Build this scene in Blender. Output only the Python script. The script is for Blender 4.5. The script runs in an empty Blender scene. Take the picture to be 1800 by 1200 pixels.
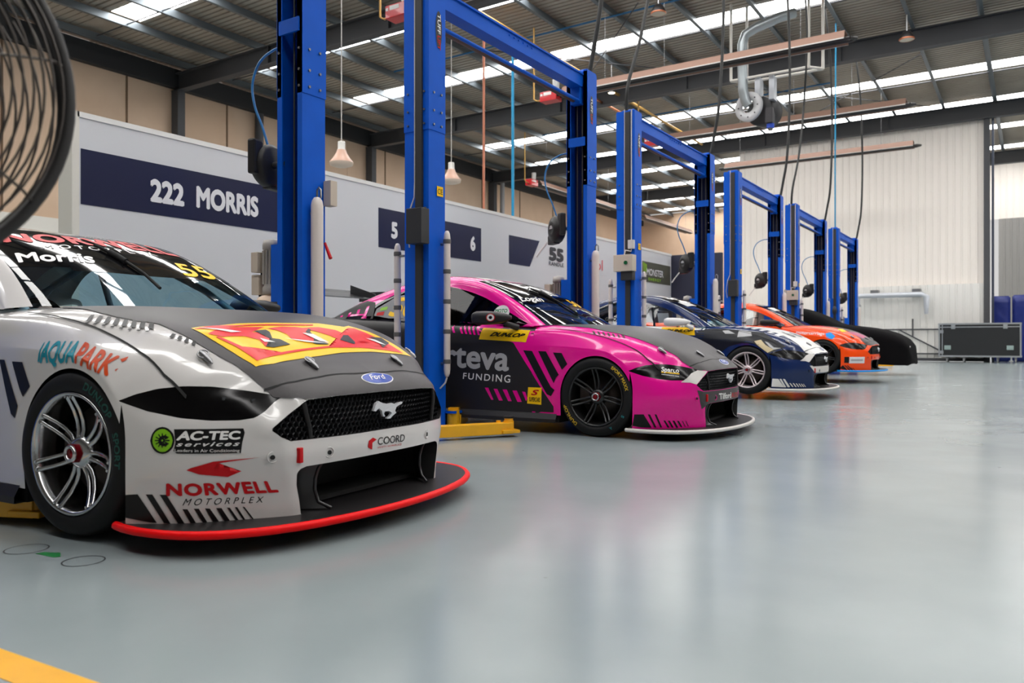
import bpy, bmesh, math, random
import numpy as np
from mathutils import Vector, Matrix
from mathutils.bvhtree import BVHTree
from mathutils.geometry import delaunay_2d_cdt
random.seed(7)
SC = bpy.context.scene
COL = SC.collection
pi = math.pi

# ------------------------------------------------------------------ camera
YAW = math.radians(33.213)
cam_d = bpy.data.cameras.new('camera')
cam_d.lens = 28.0; cam_d.sensor_width = 36.0; cam_d.clip_start = 0.05; cam_d.clip_end = 300
cam_d.dof.use_dof = True; cam_d.dof.focus_distance = 5.2; cam_d.dof.aperture_fstop = 3.2
cam = bpy.data.objects.new('camera', cam_d); COL.objects.link(cam)
cam.location = (0, 0, 0.801); cam.rotation_euler = (pi/2, 0, YAW)
SC.camera = cam

# ------------------------------------------------------------------ daylight
w = bpy.data.worlds.new('world'); SC.world = w; w.use_nodes = True
wn = w.node_tree.nodes; wl = w.node_tree.links
bg = wn['Background']; bg.inputs[0].default_value = (1.0, 0.985, 0.97, 1); bg.inputs[1].default_value = 0.55

def area_light(name, loc, rot, sx, sy, power, col=(1, 1, 1)):
    d = bpy.data.lights.new(name, 'AREA'); d.shape = 'RECTANGLE'; d.size = sx; d.size_y = sy
    d.energy = power; d.color = col
    o = bpy.data.objects.new(name, d); COL.objects.link(o); o.location = loc; o.rotation_euler = rot
    return o

SC.view_settings.view_transform = 'Standard'; SC.view_settings.look = 'None'
SC.view_settings.gamma = 1.0; SC.view_settings.use_curve_mapping = False
SC.view_settings.exposure = 0.28
SC.cycles.max_bounces = 8; SC.cycles.diffuse_bounces = 4; SC.cycles.glossy_bounces = 4
SC.cycles.transparent_max_bounces = 12; SC.cycles.sample_clamp_indirect = 6.0
SC.cycles.use_denoising = True; SC.cycles.caustics_reflective = False; SC.cycles.caustics_refractive = False

# ------------------------------------------------------------------ materials
def s2l(c):
    return tuple((x/12.92 if x <= 0.04045 else ((x+0.055)/1.055)**2.4) for x in c)
def rgb(r, g, b): return s2l((r/255, g/255, b/255))
MATS = {}
def mat(name, col, rough=0.5, metal=0.0, coat=0.0, emit=None, estr=0.0, spec=0.5, noise=None, bump=None, alpha=None):
    if name in MATS: return MATS[name]
    m = bpy.data.materials.new(name); m.use_nodes = True
    nt = m.node_tree; b = nt.nodes['Principled BSDF']
    b.inputs['Base Color'].default_value = (*col, 1)
    b.inputs['Roughness'].default_value = rough; b.inputs['Metallic'].default_value = metal
    b.inputs['Coat Weight'].default_value = coat; b.inputs['Coat Roughness'].default_value = 0.03
    b.inputs['Specular IOR Level'].default_value = spec
    if emit: b.inputs['Emission Color'].default_value = (*emit, 1); b.inputs['Emission Strength'].default_value = estr
    if noise:      # (scale, amount): faint wear in the paint
        tc = nt.nodes.new('ShaderNodeTexCoord'); n = nt.nodes.new('ShaderNodeTexNoise')
        n.inputs['Scale'].default_value = noise[0]; n.inputs['Detail'].default_value = 5
        r = nt.nodes.new('ShaderNodeValToRGB')
        lo = tuple(c*(1-noise[1]) for c in col); hi = tuple(min(1, c*(1+noise[1])) for c in col)
        r.color_ramp.elements[0].position = 0.3; r.color_ramp.elements[0].color = (*lo, 1)
        r.color_ramp.elements[1].position = 0.7; r.color_ramp.elements[1].color = (*hi, 1)
        nt.links.new(tc.outputs['Object'], n.inputs['Vector']); nt.links.new(n.outputs['Fac'], r.inputs['Fac'])
        nt.links.new(r.outputs['Color'], b.inputs['Base Color'])
    if bump:
        tc = nt.nodes.new('ShaderNodeTexCoord'); n = nt.nodes.new('ShaderNodeTexNoise')
        n.inputs['Scale'].default_value = bump[0]; n.inputs['Detail'].default_value = 4
        bp = nt.nodes.new('ShaderNodeBump'); bp.inputs['Strength'].default_value = bump[1]; bp.inputs['Distance'].default_value = 0.01
        nt.links.new(tc.outputs['Object'], n.inputs['Vector']); nt.links.new(n.outputs['Fac'], bp.inputs['Height'])
        nt.links.new(bp.outputs['Normal'], b.inputs['Normal'])
    MATS[name] = m
    return m
def glass_mat(name, tint, opacity=0.15, rough=0.02):
    m = bpy.data.materials.new(name); m.use_nodes = True
    nt = m.node_tree; nt.nodes.clear()
    out = nt.nodes.new('ShaderNodeOutputMaterial')
    tr = nt.nodes.new('ShaderNodeBsdfTransparent'); tr.inputs[0].default_value = (*tint, 1)
    gl = nt.nodes.new('ShaderNodeBsdfGlossy'); gl.inputs['Roughness'].default_value = rough
    fr = nt.nodes.new('ShaderNodeLayerWeight'); fr.inputs[0].default_value = .5
    pw = nt.nodes.new('ShaderNodeMath'); pw.operation = 'POWER'; pw.inputs[1].default_value = 4.5
    nt.links.new(fr.outputs['Facing'], pw.inputs[0])
    ad = nt.nodes.new('ShaderNodeMath'); ad.operation = 'MULTIPLY_ADD'; ad.inputs[1].default_value = .8; ad.inputs[2].default_value = opacity*0.4; ad.use_clamp = True
    mx = nt.nodes.new('ShaderNodeMixShader')
    nt.links.new(pw.outputs[0], ad.inputs[0]); nt.links.new(ad.outputs[0], mx.inputs[0])
    nt.links.new(tr.outputs[0], mx.inputs[1]); nt.links.new(gl.outputs[0], mx.inputs[2])
    nt.links.new(mx.outputs[0], out.inputs[0])
    MATS[name] = m
    return m

# ------------------------------------------------------------------ object helpers
def mesh_obj(name, V, F, m, parent=None, smooth=False, normals=None, mats=None, midx=None, loc=None):
    me = bpy.data.meshes.new(name)
    me.from_pydata([tuple(v) for v in V], [], [tuple(f) for f in F])
    if mats:
        for x in mats: me.materials.append(x)
        me.polygons.foreach_set('material_index', np.array(midx, dtype=np.int32))
    elif m: me.materials.append(m)
    if smooth: me.polygons.foreach_set('use_smooth', np.ones(len(me.polygons), dtype=bool))
    me.update()
    if normals is not None: me.normals_split_custom_set_from_vertices([tuple(n) for n in normals])
    o = bpy.data.objects.new(name, me); COL.objects.link(o)
    if parent: o.parent = parent
    if loc is not None: o.location = loc
    return o
def empty(name, loc=(0, 0, 0), rz=0.0):
    o = bpy.data.objects.new(name, None); COL.objects.link(o); o.location = loc; o.rotation_euler = (0, 0, rz)
    o.empty_display_size = 0.2
    return o
def tag(o, label=None, cat=None, group=None, kind=None):
    if label: o['label'] = label
    if cat: o['category'] = cat
    if group: o['group'] = group
    if kind: o['kind'] = kind
    return o
def copy_tree(o, parent=None):
    c = o.copy(); COL.objects.link(c); c.parent = parent
    for ch in list(o.children): copy_tree(ch, c)
    return c

class MB:
    """collects shapes into one mesh"""
    def __init__(s): s.V = []; s.F = []; s.S = []
    def add(s, V, F, smooth=False):
        n = len(s.V); s.V += [tuple(v) for v in V]; s.F += [tuple(i+n for i in f) for f in F]; s.S += [smooth]*len(F); return s
    def box(s, x0, x1, y0, y1, z0, z1, M=None, bev=0.0):
        if bev > 0:
            bm = bmesh.new(); bmesh.ops.create_cube(bm, size=1.0)
            for v in bm.verts: v.co = Vector(((x0+x1)/2+v.co.x*(x1-x0), (y0+y1)/2+v.co.y*(y1-y0), (z0+z1)/2+v.co.z*(z1-z0)))
            bmesh.ops.bevel(bm, geom=bm.edges[:], offset=bev, segments=2, affect='EDGES', profile=0.6)
            bm.verts.index_update()
            V = [v.co.copy() for v in bm.verts]; F = [[v.index for v in f.verts] for f in bm.faces]; bm.free()
        else:
            V = [Vector(p) for p in ((x0,y0,z0),(x1,y0,z0),(x1,y1,z0),(x0,y1,z0),(x0,y0,z1),(x1,y0,z1),(x1,y1,z1),(x0,y1,z1))]
            F = [(0,3,2,1),(4,5,6,7),(0,1,5,4),(1,2,6,5),(2,3,7,6),(3,0,4,7)]
        if M is not None: V = [M @ v for v in V]
        return s.add(V, F)
    def tube(s, pts, r, n=10, cap=True, closed=False, sm=True):
        pts = [Vector(p) for p in pts]; m = len(pts); rs = r if isinstance(r, (list, tuple)) else [r]*m
        V = []; up = None
        for i, p in enumerate(pts):
            a = pts[i-1] if (i > 0 or closed) else p; b = pts[(i+1) % m] if (i < m-1 or closed) else p
            t = (b-a).normalized()
            if up is None: up = Vector((0, 0, 1)) if abs(t.z) < 0.9 else Vector((1, 0, 0))
            u = (up - t*up.dot(t)); u = u.normalized() if u.length > 1e-6 else t.orthogonal().normalized()
            up = u; v = t.cross(u)
            for k in range(n):
                an = 2*pi*k/n; V.append(p+u*(math.cos(an)*rs[i])+v*(math.sin(an)*rs[i]))
        F = []
        for i in range(m if closed else m-1):
            i2 = (i+1) % m
            for k in range(n):
                k2 = (k+1) % n; F.append((i*n+k, i*n+k2, i2*n+k2, i2*n+k))
        s.add(V, F, sm)
        if cap and not closed: s.add(V[:n], [tuple(range(n))[::-1]]); s.add(V[-n:], [tuple(range(n))])
        return s
    def cyl(s, a, b, r, n=20, r2=None, sm=True): return s.tube([a, b], [r, r if r2 is None else r2], n, sm=sm)
    def lathe(s, prof, n=32, M=None, sm=True, arc=2*pi):
        """profile of (radius, height) spun round Z"""
        V = []; F = []; m = len(prof); full = abs(arc-2*pi) < 1e-6; cols = n if full else n+1
        for k in range(cols):
            a = arc*k/n; c, q = math.cos(a), math.sin(a)
            for r, z in prof: V.append(Vector((r*c, r*q, z)))
        for k in range(n):
            k2 = (k+1) % cols
            for i in range(m-1): F.append((k*m+i, k2*m+i, k2*m+i+1, k*m+i+1))
        if M is not None: V = [M @ v for v in V]
        return s.add(V, F, sm)
    def prism(s, poly, d0, d1, fn):
        """polygon in 2D, extruded from d0 to d1; fn(u,v,d)->point"""
        n = len(poly)
        V = [fn(u, v, d0) for u, v in poly]+[fn(u, v, d1) for u, v in poly]
        F = [tuple(range(n))[::-1], tuple(range(n, 2*n))]+[(i, (i+1) % n, n+(i+1) % n, n+i) for i in range(n)]
        return s.add(V, F)
    def build(s, name, m, parent=None, loc=None):
        me = bpy.data.meshes.new(name); me.from_pydata(s.V, [], s.F)
        if m: me.materials.append(m)
        me.polygons.foreach_set('use_smooth', np.array(s.S, dtype=bool)); me.update()
        bm = bmesh.new(); bm.from_mesh(me); bmesh.ops.recalc_face_normals(bm, faces=bm.faces[:]); bm.to_mesh(me); bm.free()
        o = bpy.data.objects.new(name, me); COL.objects.link(o)
        if parent: o.parent = parent
        if loc is not None: o.location = loc
        return o

TEXT_CACHE = {}
def text_mesh(s, bold=0.0, spacing=1.0, shear=0.0):
    k = (s, bold, spacing, shear)
    if k not in TEXT_CACHE: TEXT_CACHE[k] = text_outline(*k)
    V, F = TEXT_CACHE[k]; return V.copy(), F
def text_outline(s, bold=0.0, spacing=1.0, shear=0.0):
    """2D triangles of a line of lettering: height of capitals = 1, origin at the left of the base line"""
    cu = bpy.data.curves.new('lettering', 'FONT'); cu.body = s; cu.space_character = spacing; cu.shear = shear
    cu.resolution_u = 4; cu.fill_mode = 'FRONT'
    o = bpy.data.objects.new('lettering', cu); COL.objects.link(o)
    dg = bpy.context.evaluated_depsgraph_get(); me = o.evaluated_get(dg).to_mesh()
    V = np.array([v.co[:2] for v in me.vertices]).reshape(-1, 2); F = [tuple(p.vertices) for p in me.polygons]
    o.evaluated_get(dg).to_mesh_clear()
    COL.objects.unlink(o); bpy.data.objects.remove(o); bpy.data.curves.remove(cu)
    if len(V): V = V/0.729
    if bold > 0:      # heavier strokes: the outline laid down again a little to each side
        b = bold*1.25; n = len(V)
        sh = [(b*1.2*math.cos(t), b*1.2*math.sin(t)) for t in [pi/6+pi*q/3 for q in range(6)]] if n < 260 else ((-b, -b), (b, -b), (-b, b), (b, b))
        V = np.concatenate([V+np.array(q) for q in sh]); F = [tuple(i+n*k for i in f) for k in range(len(sh)) for f in F]
        def ar(P, f): return .5*((P[f[1]][0]-P[f[0]][0])*(P[f[2]][1]-P[f[0]][1])-(P[f[2]][0]-P[f[0]][0])*(P[f[1]][1]-P[f[0]][1]))
        T = [t if ar(V, t) > 0 else (t[0], t[2], t[1]) for f in F for t in [(f[0], f[i], f[i+1]) for i in range(1, len(f)-1)] if abs(ar(V, t)) > 2e-5]
        r = delaunay_2d_cdt([Vector((float(a), float(c))) for a, c in V], [], T, 0, 1e-6, True)
        W = [tuple(v) for v in r[0]]; ok = []
        A0 = V[np.array(T)]
        for f, q in zip(r[2], r[5]):
            if not q: continue
            m = np.mean([W[i] for i in f], axis=0)          # keep a piece only if a stroke really covers it
            e = [(A0[:, (j+1) % 3]-A0[:, j]) for j in range(3)]; d = [(m-A0[:, j]) for j in range(3)]
            if np.any(np.all([e[j][:, 0]*d[j][:, 1]-e[j][:, 1]*d[j][:, 0] > -1e-9 for j in range(3)], axis=0)): ok.append(tuple(f))
        V = np.array(W); F = ok
    return V, F
def text_fit(s, width, height, bold=0.0, spacing=1.0, shear=0.0):
    """lettering scaled to a given width and capital height, starting at (0,0)"""
    V, F = text_mesh(s, bold, spacing, shear)
    x0, x1 = V[:, 0].min(), V[:, 0].max()
    V = V.copy(); V[:, 0] = (V[:, 0]-x0)/(x1-x0)*width; V[:, 1] *= height
    return V, F
def flat_text(s, width, height, P0, U, Vv, m, name, parent, bold=0.02, spacing=1.0, shear=0.0):
    V, F = text_fit(s, width, height, bold, spacing, shear)
    P0, U, Vv = Vector(P0), Vector(U), Vector(Vv)
    return mesh_obj(name, [P0+U*float(a)+Vv*float(b) for a, b in V], F, m, parent)
# ================================================================== THE HALL (structure)
def struct(o): o['kind'] = 'structure'; return o
def noise_mat(name, c1, c2, scale, rough, rvar=0.0, spec=.5, bumps=0.0):
    m = bpy.data.materials.new(name); m.use_nodes = True; nt = m.node_tree; b = nt.nodes['Principled BSDF']
    tc = nt.nodes.new('ShaderNodeTexCoord'); n = nt.nodes.new('ShaderNodeTexNoise'); n.inputs['Scale'].default_value = scale; n.inputs['Detail'].default_value = 6
    r = nt.nodes.new('ShaderNodeValToRGB'); r.color_ramp.elements[0].position = .35; r.color_ramp.elements[1].position = .68
    r.color_ramp.elements[0].color = (*c1, 1); r.color_ramp.elements[1].color = (*c2, 1)
    nt.links.new(tc.outputs['Object'], n.inputs['Vector']); nt.links.new(n.outputs['Fac'], r.inputs['Fac']); nt.links.new(r.outputs['Color'], b.inputs['Base Color'])
    b.inputs['Roughness'].default_value = rough; b.inputs['Specular IOR Level'].default_value = spec
    if rvar:
        n2 = nt.nodes.new('ShaderNodeTexNoise'); n2.inputs['Scale'].default_value = scale*2.7; n2.inputs['Detail'].default_value = 4
        mp = nt.nodes.new('ShaderNodeMapRange'); mp.inputs[3].default_value = rough-rvar; mp.inputs[4].default_value = rough+rvar
        nt.links.new(tc.outputs['Object'], n2.inputs['Vector']); nt.links.new(n2.outputs['Fac'], mp.inputs[0]); nt.links.new(mp.outputs[0], b.inputs['Roughness'])
    if bumps:
        bp = nt.nodes.new('ShaderNodeBump'); bp.inputs['Strength'].default_value = bumps; bp.inputs['Distance'].default_value = .02
        nt.links.new(n.outputs['Fac'], bp.inputs['Height']); nt.links.new(bp.outputs['Normal'], b.inputs['Normal'])
    MATS[name] = m; return m
FLOOR_M = noise_mat('epoxy_floor', rgb(134, 144, 147), rgb(148, 157, 159), .8, .2, .06)
def scuffed(m):
    # small dark scuffs scattered over the paint
    nt = m.node_tree; b = nt.nodes['Principled BSDF']; src = b.inputs['Base Color'].links[0].from_socket
    tc = nt.nodes.new('ShaderNodeTexCoord'); v = nt.nodes.new('ShaderNodeTexVoronoi'); v.inputs['Scale'].default_value = 2.6; v.inputs['Randomness'].default_value = 1
    n = nt.nodes.new('ShaderNodeTexNoise'); n.inputs['Scale'].default_value = 14
    ad = nt.nodes.new('ShaderNodeMixRGB'); ad.inputs[0].default_value = .12
    nt.links.new(tc.outputs['Object'], ad.inputs[1]); nt.links.new(n.outputs['Color'], ad.inputs[2]); nt.links.new(ad.outputs[0], v.inputs['Vector'])
    r = nt.nodes.new('ShaderNodeValToRGB'); r.color_ramp.elements[0].position = .018; r.color_ramp.elements[0].color = (.25, .25, .25, 1); r.color_ramp.elements[1].position = .034
    mx = nt.nodes.new('ShaderNodeMixRGB'); mx.blend_type = 'MULTIPLY'; mx.inputs[0].default_value = .8
    nt.links.new(v.outputs['Distance'], r.inputs['Fac']); nt.links.new(src, mx.inputs[1]); nt.links.new(r.outputs['Color'], mx.inputs[2]); nt.links.new(mx.outputs[0], b.inputs['Base Color'])
scuffed(FLOOR_M)
CONC = noise_mat('tilt_panel_concrete', rgb(212, 182, 155), rgb(224, 196, 170), .5, .85)
CONC_LOW = noise_mat('tilt_panel_lower', rgb(160, 146, 138), rgb(172, 158, 150), .5, .85)
ROOF_M = noise_mat('roof_sheet', rgb(156, 145, 132), rgb(170, 160, 147), .7, .6)
STEEL_DK = mat('dark_structural_steel', rgb(72, 73, 77), .6, .1)
PURLIN_M = mat('galvanised_purlin', rgb(104, 112, 118), .42, .45)
SKY_M = mat('translucent_roof_sheet', (.8, .82, .85), .6, emit=(1, .985, .96), estr=11.0)
PANEL_W = mat('white_cladding', rgb(240, 233, 226), .5)
PANEL_G = mat('grey_cladding', rgb(142, 140, 138), .6)

fl = MB().box(-26, 16, -8, 52, -.2, 0).build('floor', FLOOR_M); struct(fl)
lw = MB(); lw.box(-25.3, -25, -8, 60, 4.56, 10.3)
for y in (-2, 1.5, 5.5, 9.5, 11.2, 15.0, 18.9, 22.7, 25.1, 27.5, 31.3, 35.2, 39, 42.8, 46.6): lw.box(-25.0, -24.985, y-.02, y+.02, 4.56, 10.3)
wl_ = struct(lw.build('wall_left', CONC))
seam_m = mat('panel_joint', rgb(120, 96, 76), .9)
lw.V, lw.F, lw.S = [], [], []
wl2 = MB().box(-25.3, -25, -8, 60, 0, 4.12).build('trim_1', CONC_LOW); struct(wl2)
wl3 = MB().box(-25.32, -24.96, -8, 60, 4.12, 4.56).build('trim_2', mat('white_band', rgb(228, 224, 216), .6)); struct(wl3)
n_trim = 2
def trim(mb, m):
    global n_trim
    n_trim += 1; return struct(mb.build('trim_%d' % n_trim, m))
jm = MB()
for y in (-2, 1.5, 5.5, 11.2, 15.0, 18.9, 22.7, 27.5, 31.3, 35.2, 39, 42.8, 46.6): jm.box(-25.01, -24.975, y-.03, y+.03, 4.6, 10.0)
trim(jm, seam_m)
# far walls: ribbed cladding
def ribbed(x0, x1, y, z0, z1, pitch, m, name, depth=.035):
    mb = MB(); V = []; F = []; x = x0
    xs = []
    while x < x1-1e-6:
        for dx, d in ((0, 0), (pitch*.70, 0), (pitch*.76, -depth), (pitch*.94, -depth)): xs.append((min(x1, x+dx), d))
        x += pitch
    xs.append((x1, 0))
    for px_, d in xs: V += [(px_, y+d, z0), (px_, y+d, z1)]
    for i in range(len(xs)-1): F.append((2*i, 2*i+2, 2*i+3, 2*i+1))
    mb.add(V, F); mb.box(x0, x1, y+.02, y+.12, z0, z1); return struct(mb.build(name, m))
ribbed(-11.25, -1.6, 36.2, 3.06, 9.95, .262, PANEL_W, 'wall_far')
ribbed(-11.25, -6.45, 36.2, 0, 3.06, .262, PANEL_W, 'wall_far_lower')
ribbed(-6.45, -1.55, 36.05, .12, 3.08, .262, mat('white_door_cladding', rgb(232, 230, 226), .45), 'door_1')
trim(MB().box(-1.62, -1.42, 35.95, 36.3, 0, 9.95), STEEL_DK)
trim(MB().box(-1.36, -1.28, 36.1, 36.3, 0, 9.9), mat('rail_steel', rgb(70, 76, 90), .4, .5))
trim(MB().box(-6.5, -1.55, 35.97, 36.05, .02, .14), STEEL_DK)
db = MB()
for a, b in (((-6.15, .31), (-2.35, .31)), ((-6.15, 1.29), (-2.35, 1.29)), ((-4.62, 1.29), (-2.9, .31))):
    db.tube([(a[0], 35.96, a[1]), (b[0], 35.96, b[1])], .028, 8)
db.tube([(-4.1, 35.95, 1.0), (-4.1, 35.95, 1.72)], .03, 8)
trim(db, STEEL_DK)
ribbed(-1.5, 16, 48, 0, 7.1, .3, PANEL_G, 'wall_back_lower', .04)
ribbed(-14, 16, 48.05, 7.1, 10.2, .3, PANEL_W, 'wall_back', .03)
struct(MB().box(-25, -11, 56, 56.2, 0, 10.3).build('wall_end', CONC))
# roof: ribbed sheets between the translucent strips
SKY_Y = [-1.2, 3.7, 8.55, 13.4, 18.35, 23.2, 27.8, 32.2, 36.8, 41.5, 46.0, 50.6, 54.6]
rm = MB(); y0 = -8
XL, XR, ZR = -25.2, 16, 10.36
def roof_strip(ya, yb):
    n = max(2, int((yb-ya)/.2)); V = []; F = []
    ys = []
    for k in range(n):
        a = ya+(yb-ya)*k/n; p = (yb-ya)/n
        for dy, d in ((0, 0), (p*.66, 0), (p*.74, .05), (p*.92, .05)): ys.append((a+dy, d))
    ys.append((yb, 0))
    for y, d in ys: V += [(XL, y, ZR+d), (XR, y, ZR+d)]
    for i in range(len(ys)-1): F.append((2*i, 2*i+1, 2*i+3, 2*i+2))
    rm.add(V, F)
for y in SKY_Y:
    roof_strip(y0, y-.46); y0 = y+.46
roof_strip(y0, 56)
rm.box(XL, -22.4, -8, 56, ZR+.02, ZR+.1)
rm.build('ceiling', ROOF_M)['kind'] = 'structure'
for i, y in enumerate(SKY_Y):
    struct(MB().box(-22.4, XR, y-.47, y+.47, ZR+.03, ZR+.05).build('window_%d' % (i+1), SKY_M))
WALL_D = noise_mat('hall_wall_grey', rgb(118, 116, 112), rgb(130, 128, 124), .5, .8)
struct(MB().box(16, 16.2, -8, 56, 0, 10.4).build('wall_right', WALL_D)); struct(MB().box(-25.3, 16.2, -8.2, -8, 0, 10.4).build('wall_rear', WALL_D))
# rafters
for y in (-2.6, 7.05, 16.75, 26.35, 35.93, 45.55):
    b = MB(); b.box(-24.98, XR, y-.14, y+.14, 9.45, 9.48); b.box(-24.98, XR, y-.14, y+.14, 10.02, 10.05); b.box(-24.98, XR, y-.012, y+.012, 9.47, 10.03)
    for x in (-20, -15, -10, -5, 0, 5): b.box(x-.01, x+.01, y-.13, y+.13, 9.48, 10.02)
    trim(b, STEEL_DK)
    c = MB(); c.box(-24.96, -24.6, y-.14, y+.14, 0, 9.45); trim(c, STEEL_DK)
pm = MB(); P = [(-.05, 0), (.06, 0), (.06, .012), (-.038, .012), (-.038, .25), (-.13, .25), (-.13, .238), (-.05, .238)]
pm.prism(P, -8, 56, lambda u, v, d: (u, d, v+10.06))
base = None
for k in range(23):
    x = -24.1+1.76*k
    if base is None: base = trim(pm, PURLIN_M); base.location.x = x
    else:
        o = base.copy(); COL.objects.link(o); o.location.x = x; n_trim += 1; o.name = 'trim_%d' % n_trim
for y in SKY_Y[3:9]:
    b = MB(); b.tube([(-24, y+.05, 10.16), (XR, y+.05, 10.16)], .022, 6); trim(b, STEEL_DK)
for ya, xa in ((28.5, -9), (20.0, -15)):
    b = MB(); b.tube([(xa, ya, 10.0), (xa+6, ya+7, 10.0)], .018, 6); b.tube([(xa+6, ya, 10.0), (xa, ya+7, 10.0)], .018, 6); trim(b, STEEL_DK)
# eaves gutter beam along the left wall
trim(MB().box(-25, -24.75, -8, 56, 9.55, 10.2), mat('eaves_dark', rgb(44, 44, 46), .7))
# ================================================================== CAR BODY (x forward from the front axle, half width w, z up)
def herm(t, P, q):
    """smooth curve through the points P (n,...) at parameters t, sampled at q"""
    t = np.asarray(t, float); P = np.asarray(P, float); n = len(t)
    h = np.diff(t); sh = (slice(None),)+(None,)*(P.ndim-1)
    d = np.diff(P, axis=0)/h[sh]; m = np.zeros_like(P); m[0] = d[0]; m[-1] = d[-1]
    for i in range(1, n-1): m[i] = (d[i-1]*h[i]+d[i]*h[i-1])/(h[i]+h[i-1])
    k = np.clip(np.searchsorted(t, q, side='right')-1, 0, n-2)
    u = ((q-t[k])/h[k]); hh = h[k]
    u = u[sh]; hh = hh[sh]
    return (2*u**3-3*u**2+1)*P[k]+(u**3-2*u**2+u)*hh*m[k]+(-2*u**3+3*u**2)*P[k+1]+(u**3-u**2)*hh*m[k+1]
def grid_eval(C, ni, nj):
    """C (I,J,3) control points -> dense grid, plus the float control index of every row and column"""
    C = np.array(C, float); I, J, _ = C.shape
    ti = np.concatenate([[0], np.cumsum(np.linalg.norm(np.diff(C, axis=0), axis=2).mean(1))])
    tj = np.concatenate([[0], np.cumsum(np.linalg.norm(np.diff(C, axis=1), axis=2).mean(0))])
    ui = np.concatenate([np.linspace(i, i+1, ni[i], endpoint=False) for i in range(I-1)]+[[I-1]])
    uj = np.concatenate([np.linspace(j, j+1, nj[j], endpoint=False) for j in range(J-1)]+[[J-1]])
    A = herm(ti, C, np.interp(ui, np.arange(I), ti))
    A = np.moveaxis(herm(tj, np.moveaxis(A, 1, 0), np.interp(uj, np.arange(J), tj)), 0, 1)
    return A, ui, uj
def poly_sdf(poly):
    P = np.array(poly, float); Q = np.roll(P, -1, axis=0)
    def f(X):
        X = np.asarray(X, float); dmin = np.full(len(X), 1e9); ins = np.zeros(len(X), bool)
        for a, b in zip(P, Q):
            e = b-a; v = X-a; t = np.clip((v@e)/(e@e), 0, 1); d = np.linalg.norm(v-t[:, None]*e, axis=1); dmin = np.minimum(dmin, d)
            c = (a[1] > X[:, 1]) != (b[1] > X[:, 1])
            with np.errstate(divide='ignore', invalid='ignore'):
                ins ^= c & (X[:, 0] < (b[0]-a[0])*(X[:, 1]-a[1])/(b[1]-a[1]+1e-15)+a[0])
        return np.where(ins, -dmin, dmin)
    return f
def snapcut(V, F, L, fn, cand, inside):
    """slide vertices on to the zero line of fn over the candidate faces, then relabel the faces inside it"""
    S = [k for k in range(len(F)) if cand(k)]
    vs = sorted({v for k in S for v in F[k]}); val = dict(zip(vs, fn(V[vs])))
    E = {}
    for k in S:
        f = F[k]
        for a, b in zip(f, f[1:]+f[:1]):
            if a > b: a, b = b, a
            E[(a, b)] = 1
    best = {}
    for a, b in E:
        fa, fb = val[a], val[b]
        if fa*fb < 0:
            t = fa/(fa-fb); v, o, s = (a, b, t) if t < 0.5 else (b, a, 1-t)
            if v not in best or s < best[v][0]: best[v] = (s, o)
    newp = {v: V[v]+(V[o]-V[v])*s for v, (s, o) in best.items()}
    for v, p in newp.items(): V[v] = p; val[v] = 0.0
    for k in S:
        f = F[k]; vv = [val[i] for i in f]
        pos = any(x > 1e-9 for x in vv); neg = any(x < -1e-9 for x in vv)
        if pos and neg and len(f) == 4:
            z = [i for i in range(4) if abs(vv[i]) <= 1e-9]
            if len(z) == 2 and (z[1]-z[0]) == 2:
                a = z[0]; g = f[a:]+f[:a]; h = vv[a:]+vv[:a]
                F[k] = g[:3]; F.append([g[0], g[2], g[3]]); L.append(L[k])
                if h[1] < 0: L[k] = inside
                if h[3] < 0: L[-1] = inside
                continue
        if sum(vv) < 0: L[k] = inside

def vnormals(V, F):
    N = np.zeros_like(V)
    for f in F:
        a, b, c = V[f[0]], V[f[1]], V[f[2]]; n = np.cross(b-a, c-a)
        if len(f) == 4: n = n+np.cross(V[f[2]]-a, V[f[3]]-a)
        for i in f: N[i] += n
    l = np.linalg.norm(N, axis=1); l[l == 0] = 1
    return N/l[:, None]

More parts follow.
